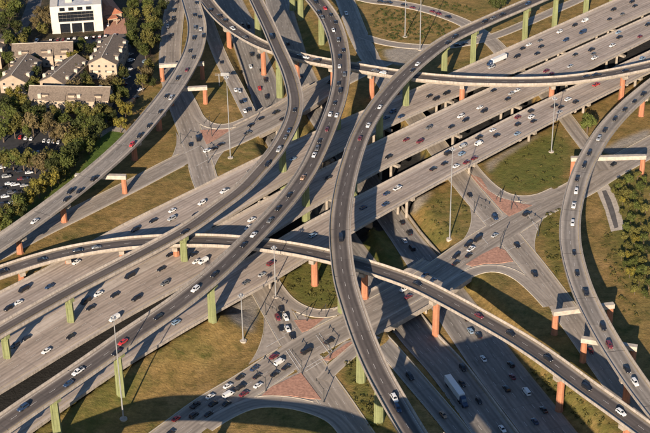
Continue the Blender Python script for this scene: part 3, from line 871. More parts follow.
for k, (lb, mat, spec, kind) in RAMPINFO.items():
    p = PR[k]
    c0 = p.C[len(p.C)//2]
    root = empty('flyover'); ROOT[k] = root
    tag(root, lb, 'flyover', 'elevated flyover ramps')
    pars = ((-1, None), (1, None))
    if k in ('R1', 'R2'):   # they fork at the top: leave the parapet out where the two decks run together
        q = PR['R2' if k == 'R1' else 'R1']
        def clear(side, p=p, q=q):
            e = p.at(side*p.W/2); n = 0
            for i in range(len(e)):
                d = np.hypot(q.C[:, 0]-e[i, 0], q.C[:, 1]-e[i, 1]); j = d.argmin()
                if d[j] < q.W[j]/2+.3: n = i+1
            return n
        pars = tuple((s_, (min(clear(s_), len(p.S)-3), len(p.S))) for s_ in (-1, 1))
    deck_parts(root, p, mat, 2.1, .55, spec, pars, 38)
    for (x, y) in PIERS.get(k, []):
        pier(root, p, station_for_base(p, x, y), kind, None, 2.1, 1.0 if kind == 'terracotta' else .95)
    for a, b_ in PORTALS.get(k, []):
        i = p.nearest_px((a[0]+b_[0])/2, (a[1]+b_[1])/2)
        portal(root, p, a, b_, p.C[i, 2]-2.1+.05)

# main line decks
MLAB = {'MA': 'wide pale highway deck farthest from the viewer', 'MB': 'middle highway deck between the two dark gaps', 'MC': 'nearest highway deck with the lit parapet edge'}
for k, p in PM.items():
    root = empty('highway_deck'); ROOT[k] = root
    tag(root, MLAB[k], 'highway deck', 'parallel highway decks')
    n = len(p.S)
    nl = 5
    spec = [((lambda w_, t=i/nl: (t-.5)*(w_-5.6)), 'dash', 0) for i in range(1, nl)]
    spec += [((lambda w_: -(w_/2-2.8)), 'solid', 0), ((lambda w_: w_/2-2.8), 'solid', 1)]
    pars = []
    for side in (-1, 1):
        lo = 0
        if (k, side) in (('MA', 1), ('MB', -1)):     # joined pavement at the left: parapet starts where the gap opens
            lo = p.nearest_px(196, 238 if k == 'MA' else 250)
        pars.append((side, (lo, n)))
    deck_parts(root, p, 'road_main', 1.7, .76, spec, pars, None)
    # bents
    ep = p.px
    for s in np.arange(20, p.S[-1], 48):
        i = min(int(np.searchsorted(p.S, s)), n-1)
        if ep[i, 0] < 205: continue
        c = p.C[i]
        # keep the columns out of the roads below
        ext = .8 if k != 'MC' else -.6
        cb = MB(); cb.obox(c-p.N[i]*(0 if k != 'MC' else .7), p.N[i], p.T[i], p.W[i]/2+ext, .95, c[2]-2.9, c[2]-1.68)
        co = cb.build('bent_cap', 'concrete', root)
        for t in ((-.36, 0, .3) if k != 'MC' else (-.36, -.05, .22)):
            q = c + p.N[i]*p.W[i]*t
            kb = MB(); kb.frustum(q, .75, .75, hz(q[0], q[1])-.5, c[2]-2.88, 10)
            kb.build('column', 'concrete', co)

# bridges that carry the cross streets over the sunken freeway
def street_bridge(label, path, pxa, pxb, extra):
    i0, i1 = sorted((path.nearest_px(*pxa), path.nearest_px(*pxb)))
    root = empty('street_bridge')
    tag(root, label, 'bridge', 'street bridges over the sunken freeway')
    n = i1-i0
    sub = Path(path.L[i0:i1].copy() - path.N[i0:i1]*extra[0], path.R[i0:i1].copy() + path.N[i0:i1]*extra[1])
    for a in (sub.L, sub.R, sub.C): a[:, 2] -= .03
    sub = Path(sub.L, sub.R)
    o = sweep('deck', sub, lambda w_: [(-w_/2, 0), (0, 0), (w_/2, 0), (w_/2, -1.5), (-w_/2, -1.5)], ['road_street', 'concrete'], root, mi=[0, 0, 1, 1, 1])
    W = sub.W
    road_attrs(o.data, np.stack([-W/2, 0*W, W/2, W/2, -W/2], 1).ravel(), np.repeat(sub.S, 5), np.stack([0*W, W/2, 0*W, 0*W, 0*W], 1).ravel())
    fix_normals(o)
    for s_ in (-1, 1): fix_normals(sweep('parapet', sub, parapet_prof(s_, .9), 'parapet_concrete', root))
    for s in np.arange(sub.S[-1]*.2, sub.S[-1], sub.S[-1]*.3):
        i = min(int(np.searchsorted(sub.S, s)), n-1)
        c = sub.C[i]
        cb = MB(); cb.obox(c, sub.N[i], sub.T[i], sub.W[i]/2-.6, .8, c[2]-2.4, c[2]-1.49)
        co = cb.build('bent_cap', 'concrete', root)
        for t in np.linspace(-.4, .4, 4):
            q = c+sub.N[i]*sub.W[i]*t
            kb = MB(); kb.frustum(q, .55, .55, hz(q[0], q[1])-.4, c[2]-2.39, 8); kb.build('column', 'concrete', co)
street_bridge('wide street bridge over the sunken freeway under the central flyovers', PG['XS'], (352, 322), (448, 266), (4.5, 6.5))
street_bridge('far street bridge over the sunken freeway at upper left', PG['XN'], (246, 131), (325, 88), (2.0, 1.5))

# decks outside the bottom edge; all but the first added only to shade
def shadow_path(pts, h, width):
    U = -np.array(SUN_DIR)
    ctrl = []
    for x, y, zg in pts:
        q = P(x, y, zg) + U*((h-zg)/U[2])
        ctrl.append(q)
    C = catmull(ctrl, 3.0)
    T = np.gradient(C, axis=0); T[:, 2] = 0; T /= np.linalg.norm(T, axis=1)[:, None]
    N = np.stack([T[:, 1], -T[:, 0], 0*T[:, 0]], -1)
    return Path(C-N*width/2, C+N*width/2)
for pts, h, w_, lb in [
 ([(-40, 500, 0), (20, 455, 0), (62, 437, 0), (112, 419, 0), (150, 409, 0), (205, 407, 0), (260, 411, 0), (320, 418, 0), (362, 432, 0), (410, 458, 0), (470, 500, 0)], 22, 11, 'flyover beyond the bottom edge whose shadow crosses the queued cars'),
 ([(446, 344, ZT), (478, 384, ZT), (512, 422, ZT), (560, 480, ZT)], 44, 19, 'unseen deck added past the bottom right corner to shade the sunken freeway'),
 ([(474, 340, ZT), (510, 376, ZT), (545, 408, ZT), (590, 458, ZT)], 44, 20, 'second unseen deck added past the bottom right corner to shade the freeway'),
 ([(396, 366, -2), (420, 390, -3), (446, 420, -4.5), (478, 462, -5.5)], 44, 12, 'unseen deck added past the bottom edge to shade the slip road'),
]:
    p = shadow_path(pts, h, w_)
    root = empty('flyover'); tag(root, lb, 'flyover', 'elevated flyover ramps')
    deck_parts(root, p, 'road_ramp', 2.1, .55, [(0, 'dash', 0)], joints=38)
    for s in np.arange(25, p.S[-1], 45):
        i = min(int(np.searchsorted(p.S, s)), len(p.S)-1)
        pier(root, p, i, 'pier_green', hz(p.C[i, 0], p.C[i, 1]), 2.1, .95)

#%%DETAILS%%
# ------------------------------------------------------------------ vehicles
def loft(mb, secs, m=0):
    """secs: (x, zlow, zmid, ztop, halfwidth low, halfwidth top)"""
    n = 8; b = []
    for (x, zl, zm_, zt, hl, ht) in secs:
        b += [(x, -hl*.9, zl), (x, -hl, zl+.12), (x, -hl, zm_), (x, -ht, zt), (x, ht, zt), (x, hl, zm_), (x, hl, zl+.12), (x, hl*.9, zl)]
    f = []
    for i in range(len(secs)-1):
        for k in range(n): f.append((i*n+k, i*n+(k+1) % n, (i+1)*n+(k+1) % n, (i+1)*n+k))
    f += [tuple(range(n)), tuple((len(secs)-1)*n+k for k in range(n-1, -1, -1))]
    mb.add(b, f, m)
def cabin(mb, x0, x1, x2, x3, zb, zt, hb, ht):
    """greenhouse: base x0..x3, roof x1..x2"""
    vs = [(x0, -hb, zb), (x3, -hb, zb), (x3, hb, zb), (x0, hb, zb), (x1, -ht, zt), (x2, -ht, zt), (x2, ht, zt), (x1, ht, zt)]
    xm = (x1+x2)/2
    mb.add(vs, [(0, 1, 5, 4), (1, 2, 6, 5), (2, 3, 7, 6), (3, 0, 4, 7)])
    # slightly crowned roof
    mb.add([vs[4], vs[5], vs[6], vs[7], (xm-.3, 0, zt+.05), (xm+.3, 0, zt+.05)], [(0, 1, 5, 4), (1, 2, 5), (2, 3, 4, 5), (3, 0, 4)])
def pane(name, quad, parent, out=.015):
    q = [Vector(v) for v in quad]
    c = sum(q, Vector())/len(q); n = (q[1]-q[0]).cross(q[2]-q[0]).normalized()
    if n.dot(c - Vector((0, 0, .9))) < 0: n = -n
    q = [c+(v-c)*.86+n*out for v in q]
    back = [v-n*.03 for v in q]; k = len(q)
    return mesh_obj(name, [tuple(v) for v in q+back], [tuple(range(k))]+[(i, k+i, k+(i+1) % k, (i+1) % k) for i in range(k)], 'glass_dark', parent)
def wheels(root, xs, hw, r=.33, t=.22):
    me = None
    for x in xs:
        for s_ in (-1, 1):
            if me is None:
                mb = MB(); mb.tube((0, -t/2, 0), (0, t/2, 0), r, r, 12)
                o = mb.build('wheel', 'tyre', root); me = o.data
            else:
                o = link(bpy.data.objects.new('wheel', me), root)
            o.location = (x, s_*(hw-t/2+.02), r)
def cabin_glass(root, x0, x1, x2, x3, zb, zt, hb, ht, split=None):
    pane('windshield', [(x3, -hb, zb), (x3, hb, zb), (x2, ht, zt), (x2, -ht, zt)], root)
    pane('rear_window', [(x0, -hb, zb), (x0, hb, zb), (x1, ht, zt), (x1, -ht, zt)], root)
    for s_ in (-1, 1):
        pane('side_window', [(x0, s_*hb, zb), (x3, s_*hb, zb), (x2, s_*ht, zt), (x1, s_*ht, zt)], root)
def lights(root, xf, xr, hw, z):
    for s_ in (-1, 1):
        mb = MB(); mb.box(xf-.12, xf+.02, s_*hw-.18, s_*hw+.18, z-.08, z+.08); mb.build('headlight', 'lamp_white', root)
        mb = MB(); mb.box(xr-.02, xr+.10, s_*hw-.15, s_*hw+.15, z+.02, z+.2); mb.build('tail_light', 'car_r', root)
def proto_sedan(L=4.75, hw=.92, zt=1.44):
    r = empty('car'); mb = MB(); a = L/2
    loft(mb, [(-a, .38, .62, .84, .72, .62), (-a+.3, .26, .78, .98, .88, .76), (-1.3, .22, .84, 1.0, hw, .84), (.4, .22, .82, .97, hw, .84), (1.2, .22, .78, .93, hw, .82), (a-.35, .26, .66, .78, .88, .74), (a, .36, .52, .62, .70, .58)])
    g_ = (-1.75, -1.0, .35, 1.25, .95, zt, .82, .62); cabin(mb, *g_)
    mb.build('body', 'car_w', r); cabin_glass(r, *g_); wheels(r, (-1.4, 1.42), hw); lights(r, a-.05, -a+.02, .55, .6)
    return r
def proto_suv(L=4.85, hw=.97, zt=1.76):
    r = empty('car'); mb = MB(); a = L/2
    loft(mb, [(-a, .42, .85, 1.05, .82, .76), (-a+.2, .32, .95, 1.12, .93, .84), (-1.2, .28, .98, 1.14, hw, .88), (.6, .28, .96, 1.1, hw, .88), (1.2, .28, .92, 1.06, hw, .86), (a-.3, .32, .82, .96, .92, .8), (a, .4, .62, .78, .78, .68)])
    g_ = (-2.25, -2.0, .35, 1.15, 1.1, zt, .88, .72); cabin(mb, *g_)
    mb.build('body', 'car_w', r); cabin_glass(r, *g_); wheels(r, (-1.45, 1.45), hw, .37); lights(r, a-.05, -a+.02, .6, .75)
    return r
def proto_pickup(L=5.6, hw=.99):
    r = empty('pickup'); mb = MB(); a = L/2
    loft(mb, [(-a, .5, .9, 1.05, .92, .9), (-a+.2, .4, .95, 1.08, hw, .95), (-.5, .36, .98, 1.08, hw, .93), (1.0, .36, .96, 1.08, hw, .9), (1.5, .36, .95, 1.06, hw, .88), (a-.3, .4, .88, 1.0, .94, .82), (a, .48, .7, .85, .82, .72)])
    g_ = (-.75, -.55, .75, 1.45, 1.06, 1.82, .88, .72); cabin(mb, *g_)
    mb.build('body', 'car_w', r); cabin_glass(r, *g_); wheels(r, (-1.7, 1.75), hw, .4)
    bb = MB(); bb.box(-a+.15, -.95, -.78, .78, 1.0, 1.095); bb.build('load_bed', 'dark_metal', r)
    lights(r, a-.05, -a+.02, .62, .8)
    return r
def proto_van(L=5.7, hw=1.0):
    r = empty('van'); mb = MB(); a = L/2
    loft(mb, [(-a, .4, 1.2, 1.3, .92, .92), (-a+.15, .32, 1.25, 1.32, hw, .96), (1.4, .3, 1.2, 1.3, hw, .95), (2.0, .3, 1.05, 1.2, hw, .9), (a, .42, .7, .9, .84, .76)])
    g_ = (-a+.02, -a+.12, 1.2, 2.1, 1.28, 2.15, .95, .84); cabin(mb, *g_)
    mb.build('body', 'car_w', r)
    pane('windshield', [(2.1, -.95, 1.28), (2.1, .95, 1.28), (1.2, .84, 2.15), (1.2, -.84, 2.15)], r)
    pane('rear_window', [(-a+.02, -.95, 1.28), (-a+.02, .95, 1.28), (-a+.12, .84, 2.15), (-a+.12, -.84, 2.15)], r)
    for s_ in (-1, 1): pane('side_window', [(.5, s_*.95, 1.28), (1.9, s_*.95, 1.28), (1.15, s_*.84, 2.1), (.5, s_*.84, 2.1)], r)
    wheels(r, (-1.8, 1.9), hw, .38); lights(r, a-.05, -a+.02, .62, .8)
    return r
def proto_semi(tl=14.0, white=True):
    r = empty('truck'); mb = MB()
    x1 = 3.0; x0 = x1-tl
    mb.box(x0, x1, -1.28, 1.28, 1.15, 4.0)
    t = mb.build('trailer', 'car_w', r)
    rb = MB()
    for i in range(12):
        x = x0+.6+i*(tl-1.2)/11
        for s_ in (-1, 1): rb.box(x-.04, x+.04, s_*1.28-.03, s_*1.28+.03, 1.2, 3.95)
    tag(rb.build('side_posts', 'steel', t), kind='stuff')
    cb = MB()
    loft(cb, [(3.4, .8, 2.8, 3.5, 1.15, 1.0), (3.9, .7, 2.9, 3.6, 1.2, 1.05), (5.2, .7, 2.6, 3.0, 1.2, 1.0), (5.7, .7, 1.6, 1.9, 1.15, .95), (7.0, .7, 1.45, 1.7, 1.05, .8), (7.3, .7, 1.2, 1.4, .95, .7)])
    cb.build('cab', 'car_b', r)
    fb = MB(); fb.box(x0+.5, 6.8, -.5, .5, .7, 1.14); fb.build('chassis', 'dark_metal', r)
    pane('windshield', [(5.66, -.95, 1.98), (5.66, .95, 1.98), (5.22, .9, 2.85), (5.22, -.9, 2.85)], r)
    me = None
    for x in (x0+1.5, x0+2.8, 2.2, 3.5, 6.4):
        for s_ in (-1, 1):
            if me is None:
                wb = MB(); wb.tube((0, -.25, 0), (0, .25, 0), .52, .52, 12); o = wb.build('wheel', 'tyre', r); me = o.data
            else: o = link(bpy.data.objects.new('wheel', me), r)
            o.location = (x, s_*1.0, .52)
    return r
KINDP = {'sedan': proto_sedan(), 'suv': proto_suv(), 'pickup': proto_pickup(), 'van': proto_van(), 'semi': proto_semi()}
FIRST = dict.fromkeys(KINDP, True)
def kids(o): return [c for c in CHILD.get(o.name, [])]
CHILD = {}
for o in bpy.data.objects:
    if o.parent: CHILD.setdefault(o.parent.name, []).append(o)
def copy_tree(o, parent=None):
    c = o.copy(); COL.objects.link(c); c.parent = parent
    for k in CHILD.get(o.name, []): copy_tree(k, c)
    return c
CN = {'w': 'white', 's': 'silver', 'k': 'black', 'b': 'dark blue', 'g': 'grey', 'r': 'red', 'm': 'maroon', 't': 'tan', 'u': 'pale blue'}
ORD = ['first', 'second', 'third', 'fourth', 'fifth', 'sixth', 'seventh', 'eighth', 'ninth', 'tenth', 'eleventh', 'twelfth', 'thirteenth', 'fourteenth', 'fifteenth', 'sixteenth', 'seventeenth', 'eighteenth', 'nineteenth', 'twentieth', 'twenty-first', 'twenty-second', 'twenty-third', 'twenty-fourth', 'twenty-fifth', 'twenty-sixth', 'twenty-seventh', 'twenty-eighth', 'twenty-ninth', 'thirtieth']
VEH = {
 'MA': "489.4,62.6,k 491.4,66.9,s 516.9,56.2,k 522.4,48.2,k 529,44.2,w 540,40.2,g 541,46.2,k 537,53.2,k 559.6,31.5,w 574.6,25,k 584.9,20.5,w 565.8,39.8,b 582.7,32.1,b,van 609.4,18.7,k 613.4,9.4,k 631.8,1.6,k 634.9,5.6,k 622.4,13.7,g 250.5,170.3,k 293,158.3,u 386.5,117,b 429.2,95.6,k 435.8,98.6,k 446.2,93,k 393,111,b 401,116,b 172.2,210.1,w 171.6,218.2,s 153.1,220.2,k 135,229.2,k 177.2,226.6,b 195.3,214.2,k 201.9,202.5,w 215.9,204.1,g 224.4,190.7,w 238.4,184,w 252.9,177.6,k 23.7,289,k 18,302,w 8,308,k 76.3,261.6,w 49.2,286,b",
 'MB': "647.5,24.5,k 639.9,36.1,m 619.4,37,k 618.4,32,u 612.4,45.2,w 591.3,49.6,k 593.3,53.6,g 594.7,57.6,w 575.2,54.2,k 570.2,65.9,s 546.1,70.5,m 551.1,73.5,m 388.5,156.3,k 406,139.2,m 419.7,141.2,m 428.8,127.2,g 451.2,126.2,k 460.7,116,w 465.3,119.8,k 479.8,107,w 483.8,110.8,k 493.4,90,k 511.5,93,s 517.1,90,w 507.5,98.6,k 251.5,219.2,w 248.9,227.2,w 166,252.3,k 193.3,253.9,k 196.3,261,w 203.3,261,w 328.3,177,k 97.4,293,w 114.5,294.5,k 90.4,307.2,k 114.5,318.2,w 70.3,336,k 21,334.7,k 128.5,275,k 9,341,g 161.1,268.4,k 164.5,283,g 136,298,k 46.2,350.4,w 78.3,297,k",
 'MC': "642.5,58.2,u 625.4,66.3,m 596.3,84.3,r,pickup 433.2,168.3,k 444.6,162.9,k 456.3,165.7,w 448.2,152.9,k 461.9,153.5,u 463.3,145.6,s 466.5,161.8,m 474.5,157.6,m 479,143.2,w,van 479,137,k 492.8,129.6,w 496.8,135.2,k 517.9,116.7,m 517.9,124.1,k 517.5,133.2,u 531,110.7,k 531.6,116.6,w 533.7,120.6,k 554.5,105.5,k 561.2,106.5,k 559.6,111.6,s 568.2,99,w 575.8,101.5,k 313,235,u 386.5,193,b 385.5,203.7,b 363.4,207,b 397.6,187.7,w 176.2,321.8,u 245.5,282,g 271,263,m,suv 262,274,s",
 'R1': "196.3,2.4,k 194.3,14.5,k 199.5,16.5,k 194.9,27.7,g 200.3,29,s 193.7,37.8,k 203.3,35.7,k 189.8,50.6,k 193.3,56.8,k 186.8,69.5,m 177.6,77.9,k 166.5,95.6,k 171,97.6,s 160.1,111.1,k 149,125.2,k 139.4,135.8,k 132,144.2,r 93.8,178.4,k 70.3,191,k 79.3,191,k 66.3,198.7,k 34.5,220.8,w",
 'R2': "210.3,9.6,k 219.4,15.7,k 224.8,20,k 232.4,28.1,w 244.9,37,g 300,55,g 305.8,57,w 316.8,60,k 375.5,70.3,g 383,72.3,w 596.3,74.8,k 586.3,76.3,k 625.4,70.3,k",
 'R3': "271.4,37,k 294.5,109.7,k 289.1,129.8,b 285.7,136.6,g 279,149.2,s 267.4,164,k 184.6,231.2,k",
 'R4': "315.6,2,k 325,8,r 318.2,12.4,k 322.2,17,g 330.7,14.5,k 335.3,22,k 333.3,29.7,w 338.3,40,g 343.3,49.8,k 339.4,56.8,k 339.3,65.9,w 344.3,74.3,g 338.3,83.3,k 340,90.6,k 334.7,102.7,k 330.2,113.7,w 336.6,114.7,w 327,128.8,m 319.6,140.6,k 317.2,148.2,g 314.3,154.5,w,pickup 303,177,t 289,194.7,k 278,208,k 270,220,g 253.5,234.2,w 243.5,244.3,k 214.3,274,k 195.3,288.7,w 158.1,316.2,k 122.9,341.3,r 116.5,351.6,k 78,371,w 68.3,383,b 23,407,b",
 'R5': "448,42.6,k 454.7,36.6,k 417.7,63.7,w 412.7,70,k 484.4,21.5,k 493.4,17.7,g 502.4,14.4,k 528,3.4,b 379.9,106.5,w 368.4,124.8,w 360,137.8,m 340.9,237.9,k 394.5,397.8,w 397.7,407.8,b",
 'R6': "77.7,250.2,k 96.4,246.8,g 42.2,259.4,k 3,271,k 417.1,283.2,k 479,315.2,m 510.5,333,k 548,358,k 586.7,387,k 621,412,w",
 'R7': "643.5,93.6,k 634.5,101,k 624.8,109,k 614.8,118.7,k 604.9,129.8,k 598.9,138.2,s 589.3,153,k 584.3,165,k 577.2,178.3,k 576.2,191,w 573.8,205,w 572.6,222.8,w 574.1,252.3,k 577.1,273,k 585.7,292,k 603,327,k 609.4,344.7,m 627,369,k 635,382,w",
 'G2': "173.8,10.4,k 173,17.3,k 167.7,26,s 171.2,35,k 190.3,144.2,k 197.9,138.8,k 280.7,308.8,k 285.7,317.2,w 277.7,317.2,m 287.5,328.3,w 280.5,327.9,k 292,335.7,k",
 'G3': "221.4,62,k 235.4,89.6,w 239.4,91,s 241,101.5,k 244.4,100,b 244.6,110.5,w 248.9,109,k",
 'G4': "346.3,13,w 469.7,194.7,k 494.8,217.2,b 516.9,244.9,k 534.4,273.7,k 590.6,350,m",
 'G5': "410,376,k 443.2,414,t",
 'G6': "353.4,-4,k 380.5,1.4,k 388,2.4,k 404,4.6,k 412.5,7.2,m 432.5,11,m 438.7,13.2,m 448.2,16.7,k",
 'G7': "457.3,44.8,k 464.9,43,k",
 'XN': "330.7,81.3,k 221,143.8,k 214.3,148,k 207.3,150.3,w 250.5,124.7,k 260.5,118,k 247.5,132.6,g 275.7,112,k 282.5,118.5,k",
 'XS': "613.4,164,k 477.3,239,k 467.9,244.3,k 471.3,248.5,w 455.7,255.9,k 468.7,254.8,k 494.8,234.8,s 526.4,213.6,k 425,274.4,b 433,279.5,b 408.5,296,m 404,289,w 456,262.4,k 240,376.7,k 254.5,367.7,b 257,375.7,k 240,386.8,k 227.8,385.2,w 228.4,394.2,w 244,393.2,m 258,384.7,w 210.3,395.8,w 213.3,402.8,k 195.3,404.6,k 226.8,402.6,k 193.9,414.7,k 208.9,413.3,k 176.2,417.9,r 170.2,432.3,k 274,355.9,m 279.5,361.7,w,van 286,366.7,k 274.7,373.5,k 306.6,350.6,k 329,341,k",
 'UA': "250.9,42,k 251.5,54,k 258.5,57,k 250.5,66,w 242.5,25,g 248.5,26,k 261,70,k 265.5,80,k 259.5,88,r 266.5,97,k 273,141,k 462.3,382.7,k 479,400.2,k 465.3,367,k 502.4,428.3,w",
 'UC': "294,61,k 301,75,k 288,43,k 402,222,k 409,232.6,k 404.5,240.3,w 412,247.7,k 452.2,302,w 478.4,334.9,k 470.4,330.3,u 483.4,358,w 506.5,388.2,k 512.5,376,m 511,364,k 526.4,391.2,w,van 543.7,409.2,k 535,420.7,b 466,318,k",
}
ROADPHRASE = {
 'MA': 'on the farthest highway deck', 'MB': 'on the middle highway deck', 'MC': 'on the nearest highway deck', 'R1': 'on the pale flyover past the parking lot',
 'R2': 'on the thin flyover crossing the top', 'R3': 'on the narrow green-pier flyover', 'R4': 'on the busy S-curved flyover', 'R5': 'on the tall central flyover',
 'R6': 'on the flyover running to lower right corner', 'R7': 'on the curving flyover at right edge', 'G2': 'on the frontage road from top left', 'G3': 'queued on the narrow frontage road',
 'G4': 'on the right-hand frontage road', 'G5': 'on the shaded slip road', 'G6': 'on the loop road at top', 'G7': 'on the pale loop road behind the tall flyover', 'XN': 'on the far cross street',
 'XS': 'on the near cross street', 'UA': 'on the left carriageway of the sunken freeway', 'UC': 'on the right carriageway of the sunken freeway', 'PK1': 'parked in the shady lot at left', 'PK2': 'parked along the office building', 'PK3': 'parked beside the apartments'}
DIRN = {'MA': -1, 'MB': -1, 'R3': 1, 'R5': 1, 'R2': -1, 'UC': -1, 'G4': 1}
rnd = random.Random(7)
cars = []
for rk, s in VEH.items():
    p = PR.get(rk) or PM.get(rk) or PG.get(rk)
    for tok in s.split():
        f = tok.split(','); x, y, c = float(f[0]), float(f[1]), f[2]
        kd = f[3] if len(f) > 3 else rnd.choices(['sedan', 'suv', 'pickup', 'van'], [.50, .34, .12 if c in 'wkgrs' else 0, .05 if c in 'wsgk' else 0])[0]
        i = p.nearest_px(x, y)
        z = p.C[i, 2]+.02
        q = P(x, y, z+.75); q[2] = z
        # keep the vehicle inside its road
        off = float(np.dot((q-p.C[i])[:2], p.N[i][:2])); lim = p.W[i]/2-1.7
        if abs(off) > lim:
            q[:2] -= p.N[i][:2]*(off-math.copysign(lim, off)); off = math.copysign(lim, off)
        # settle on a lane centre loosely
        t = p.T[i]*DIRN.get(rk, 1)
        if rk in ('G1', 'XN', 'G7', 'G6') and off < 0: t = -t
        if rk == 'XS' and off < 0 and x > 300: t = -t
        pitch = -math.asin(max(-.2, min(.2, t[2])))
        cars.append(dict(road=rk, x=x, y=y, c=c, k=kd, q=q, ang=math.atan2(t[1], t[0])+rnd.uniform(-.015, .015), pitch=pitch))
def park(rk, s, d0, d1):
    a, b_ = P(*d0), P(*d1); ang = math.atan2(b_[1]-a[1], b_[0]-a[0])
    for tok in s.split():
        f = tok.split(','); q = P(float(f[0]), float(f[1]), .8); q[2] = .05
        cars.append(dict(road=rk, x=float(f[0]), y=float(f[1]), c=f[2], k=rnd.choice(['sedan', 'suv', 'sedan']), q=q, ang=ang+rnd.uniform(-.05, .05), pitch=0))
park('PK1', "20.3,136.6,r 26,137.4,w 31.4,138,w 44.4,140,w 49,140.5,w 53.8,141,w 58.4,141.7,w 33,152,b 38.2,152,u", (40, 150), (44, 143))
park('PK1', "29,172,w 20.6,171,k 11.4,171,k 15,184,w 9,183,w 21.6,178.5,m 11.4,192.5,g 5,196,w 12.7,202.6,w 1.3,167,w 2.6,188.7,k 24,185,s 17.5,192,k 6.5,176,s 18.5,198,g 3.5,204,k 26,178.5,k", (10, 180), (17, 179))
park('PK2', "37,40,w 51,39.5,k 58,39,m 63.5,38.8,m 69,38.4,k 75,38,g 81,37.6,k 87,37.2,k 94,36.8,m 100,36.2,m 106,35.6,k 115,35,w 108,24.5,w", (50, 40), (53, 34))
park('PK3', "130,54,s 131,60,w 129.5,69,w 127,77,w 124,84,m 146,61,u 140.5,89,w 136,97,k", (130, 60), (138, 57))
cnt = {}
for c in cars: cnt.setdefault((c['road'], c['c'], 'van' if c['k'] == 'van' else 'pickup' if c['k'] == 'pickup' else 'car'), []).append(c)
for (rk, cc, kn), lst in cnt.items():
    xs = [c['x'] for c in lst]; ys = [c['y'] for c in lst]
    vert = (max(ys)-min(ys)) > 1.3*(max(xs)-min(xs))
    lst.sort(key=lambda c: c['y'] if vert else c['x'])
    for i, c in enumerate(lst):
        if len(lst) == 1: c['label'] = 'the only %s %s %s' % (CN[cc], kn, ROADPHRASE[rk])
        else: c['label'] = '%s %s %s from the %s %s' % (ORD[i], CN[cc], kn, 'top' if vert else 'left', ROADPHRASE[rk])
GRP = {'PK1': 'cars parked in the shady lot', 'PK2': 'cars parked along the office', 'PK3': 'cars parked beside the apartments'}
for c in cars:
    kd = c['k']
    o = KINDP[kd] if FIRST[kd] else copy_tree(KINDP[kd])
    c['first'] = FIRST[kd]; c['obj'] = o; FIRST[kd] = False
for c in cars:
    o = c['obj']
    sv = rnd.uniform(.87, .97); o.scale = (sv*rnd.uniform(.96, 1.03), sv, sv*rnd.uniform(.96, 1.05))
    o.location = tuple(map(float, c['q'])); o.rotation_euler = (0, c['pitch'], c['ang'])
    for ch in o.children:
        if ch.name.split('.')[0] == 'body':
            ch.material_slots[0].link = 'OBJECT'; ch.material_slots[0].material = MATS['car_'+c['c']]
    tag(o, c['label'], 'van' if c['k'] == 'van' else 'pickup' if c['k'] == 'pickup' else 'car', GRP.get(c['road'], 'vehicles '+ROADPHRASE[c['road']]))
def place_truck(o, rk, x, y, dirn, label):
    p = PR.get(rk) or PM.get(rk) or PG.get(rk); i = p.nearest_px(x, y)
    q = P(x, y, p.C[i, 2]+2.0); t = p.T[i]*dirn
    o.location = (q[0]+t[0]*3.5, q[1]+t[1]*3.5, p.C[i, 2]+.02); o.rotation_euler = (0, 0, math.atan2(t[1], t[0]))
    tag(o, label, 'truck')
semi2 = copy_tree(KINDP['semi'])
place_truck(KINDP['semi'], 'UA', 455, 389, 1, 'white box trailer truck with dark blue cab on the shaded freeway')
place_truck(semi2, 'MA', 499, 58.5, -1, 'white trailer truck on the farthest highway deck at upper right')

semi2.scale = (.84, .84, .84)

# ------------------------------------------------------------------ trees
def crown_mesh(seed, r, h, leaves=1100, leaf=.42):
    rg = random.Random(seed); v = []; f = []
    clumps = []
    for _ in range(15):
        a = rg.uniform(0, 2*math.pi); rr = r*math.sqrt(rg.uniform(0, 1))*.78; zz = rg.uniform(-.75, .85)
        rr *= math.sqrt(max(.1, 1-zz*zz*.75))
        clumps.append((rr*math.cos(a), rr*math.sin(a), zz*h/2, rg.uniform(.26, .46)*r))
    for i in range(leaves):
        cx, cy, cz, cr = rg.choice(clumps)
        d = Vector((rg.gauss(0, 1), rg.gauss(0, 1), rg.gauss(0, 1))).normalized()
        q = Vector((cx, cy, cz)) + d*cr*rg.uniform(.6, 1.06)
        n = (d*1.1 + Vector((rg.gauss(0, .55), rg.gauss(0, .55), rg.gauss(.25, .55)))).normalized()
        x = n.orthogonal().normalized(); y = n.cross(x); t = rg.uniform(0, 6.28)
        x, y = x*math.cos(t)+y*math.sin(t), y*math.cos(t)-x*math.sin(t)
        s = leaf*rg.uniform(.6, 1.35); b = len(v)
        v += [q-x*s, q-y*s*.6, q+x*s, q+y*s*.6]; f.append((b, b+1, b+2, b+3))
    me = bpy.data.meshes.new('crown'); me.from_pydata([tuple(p) for p in v], [], f); me.materials.append(MATS['leaf_green'])
    return me
def trunk_mesh(seed, H, cz, r):
    rg = random.Random(seed); mb = MB()
    mb.tube((0, 0, -.3), (.1, .05, cz*.55), .32, .22, 7); mb.tube((.1, .05, cz*.53), (0, .1, cz*1.1), .22, .08, 6)
    for k in range(5):
        a = k*1.26+rg.uniform(-.3, .3); z = cz*rg.uniform(.5, .75)
        mb.tube((.06, .05, z), (math.cos(a)*r*.6, math.sin(a)*r*.6, cz+rg.uniform(-.2, .4)*r), .13, .04, 5)
    me = bpy.data.meshes.new('trunk'); me.from_pydata(mb.v, [], mb.f); me.materials.append(MATS['bark']); return me
TV = []
for s in range(7):
    r, h = 4.0, [6.5, 5.6, 7.5, 6.0, 5.2, 7.0, 6.2][s]; cz = 2.6+h/2
    TV.append((crown_mesh(100+s, r, h), trunk_mesh(200+s, cz+h/2, cz, r), cz))
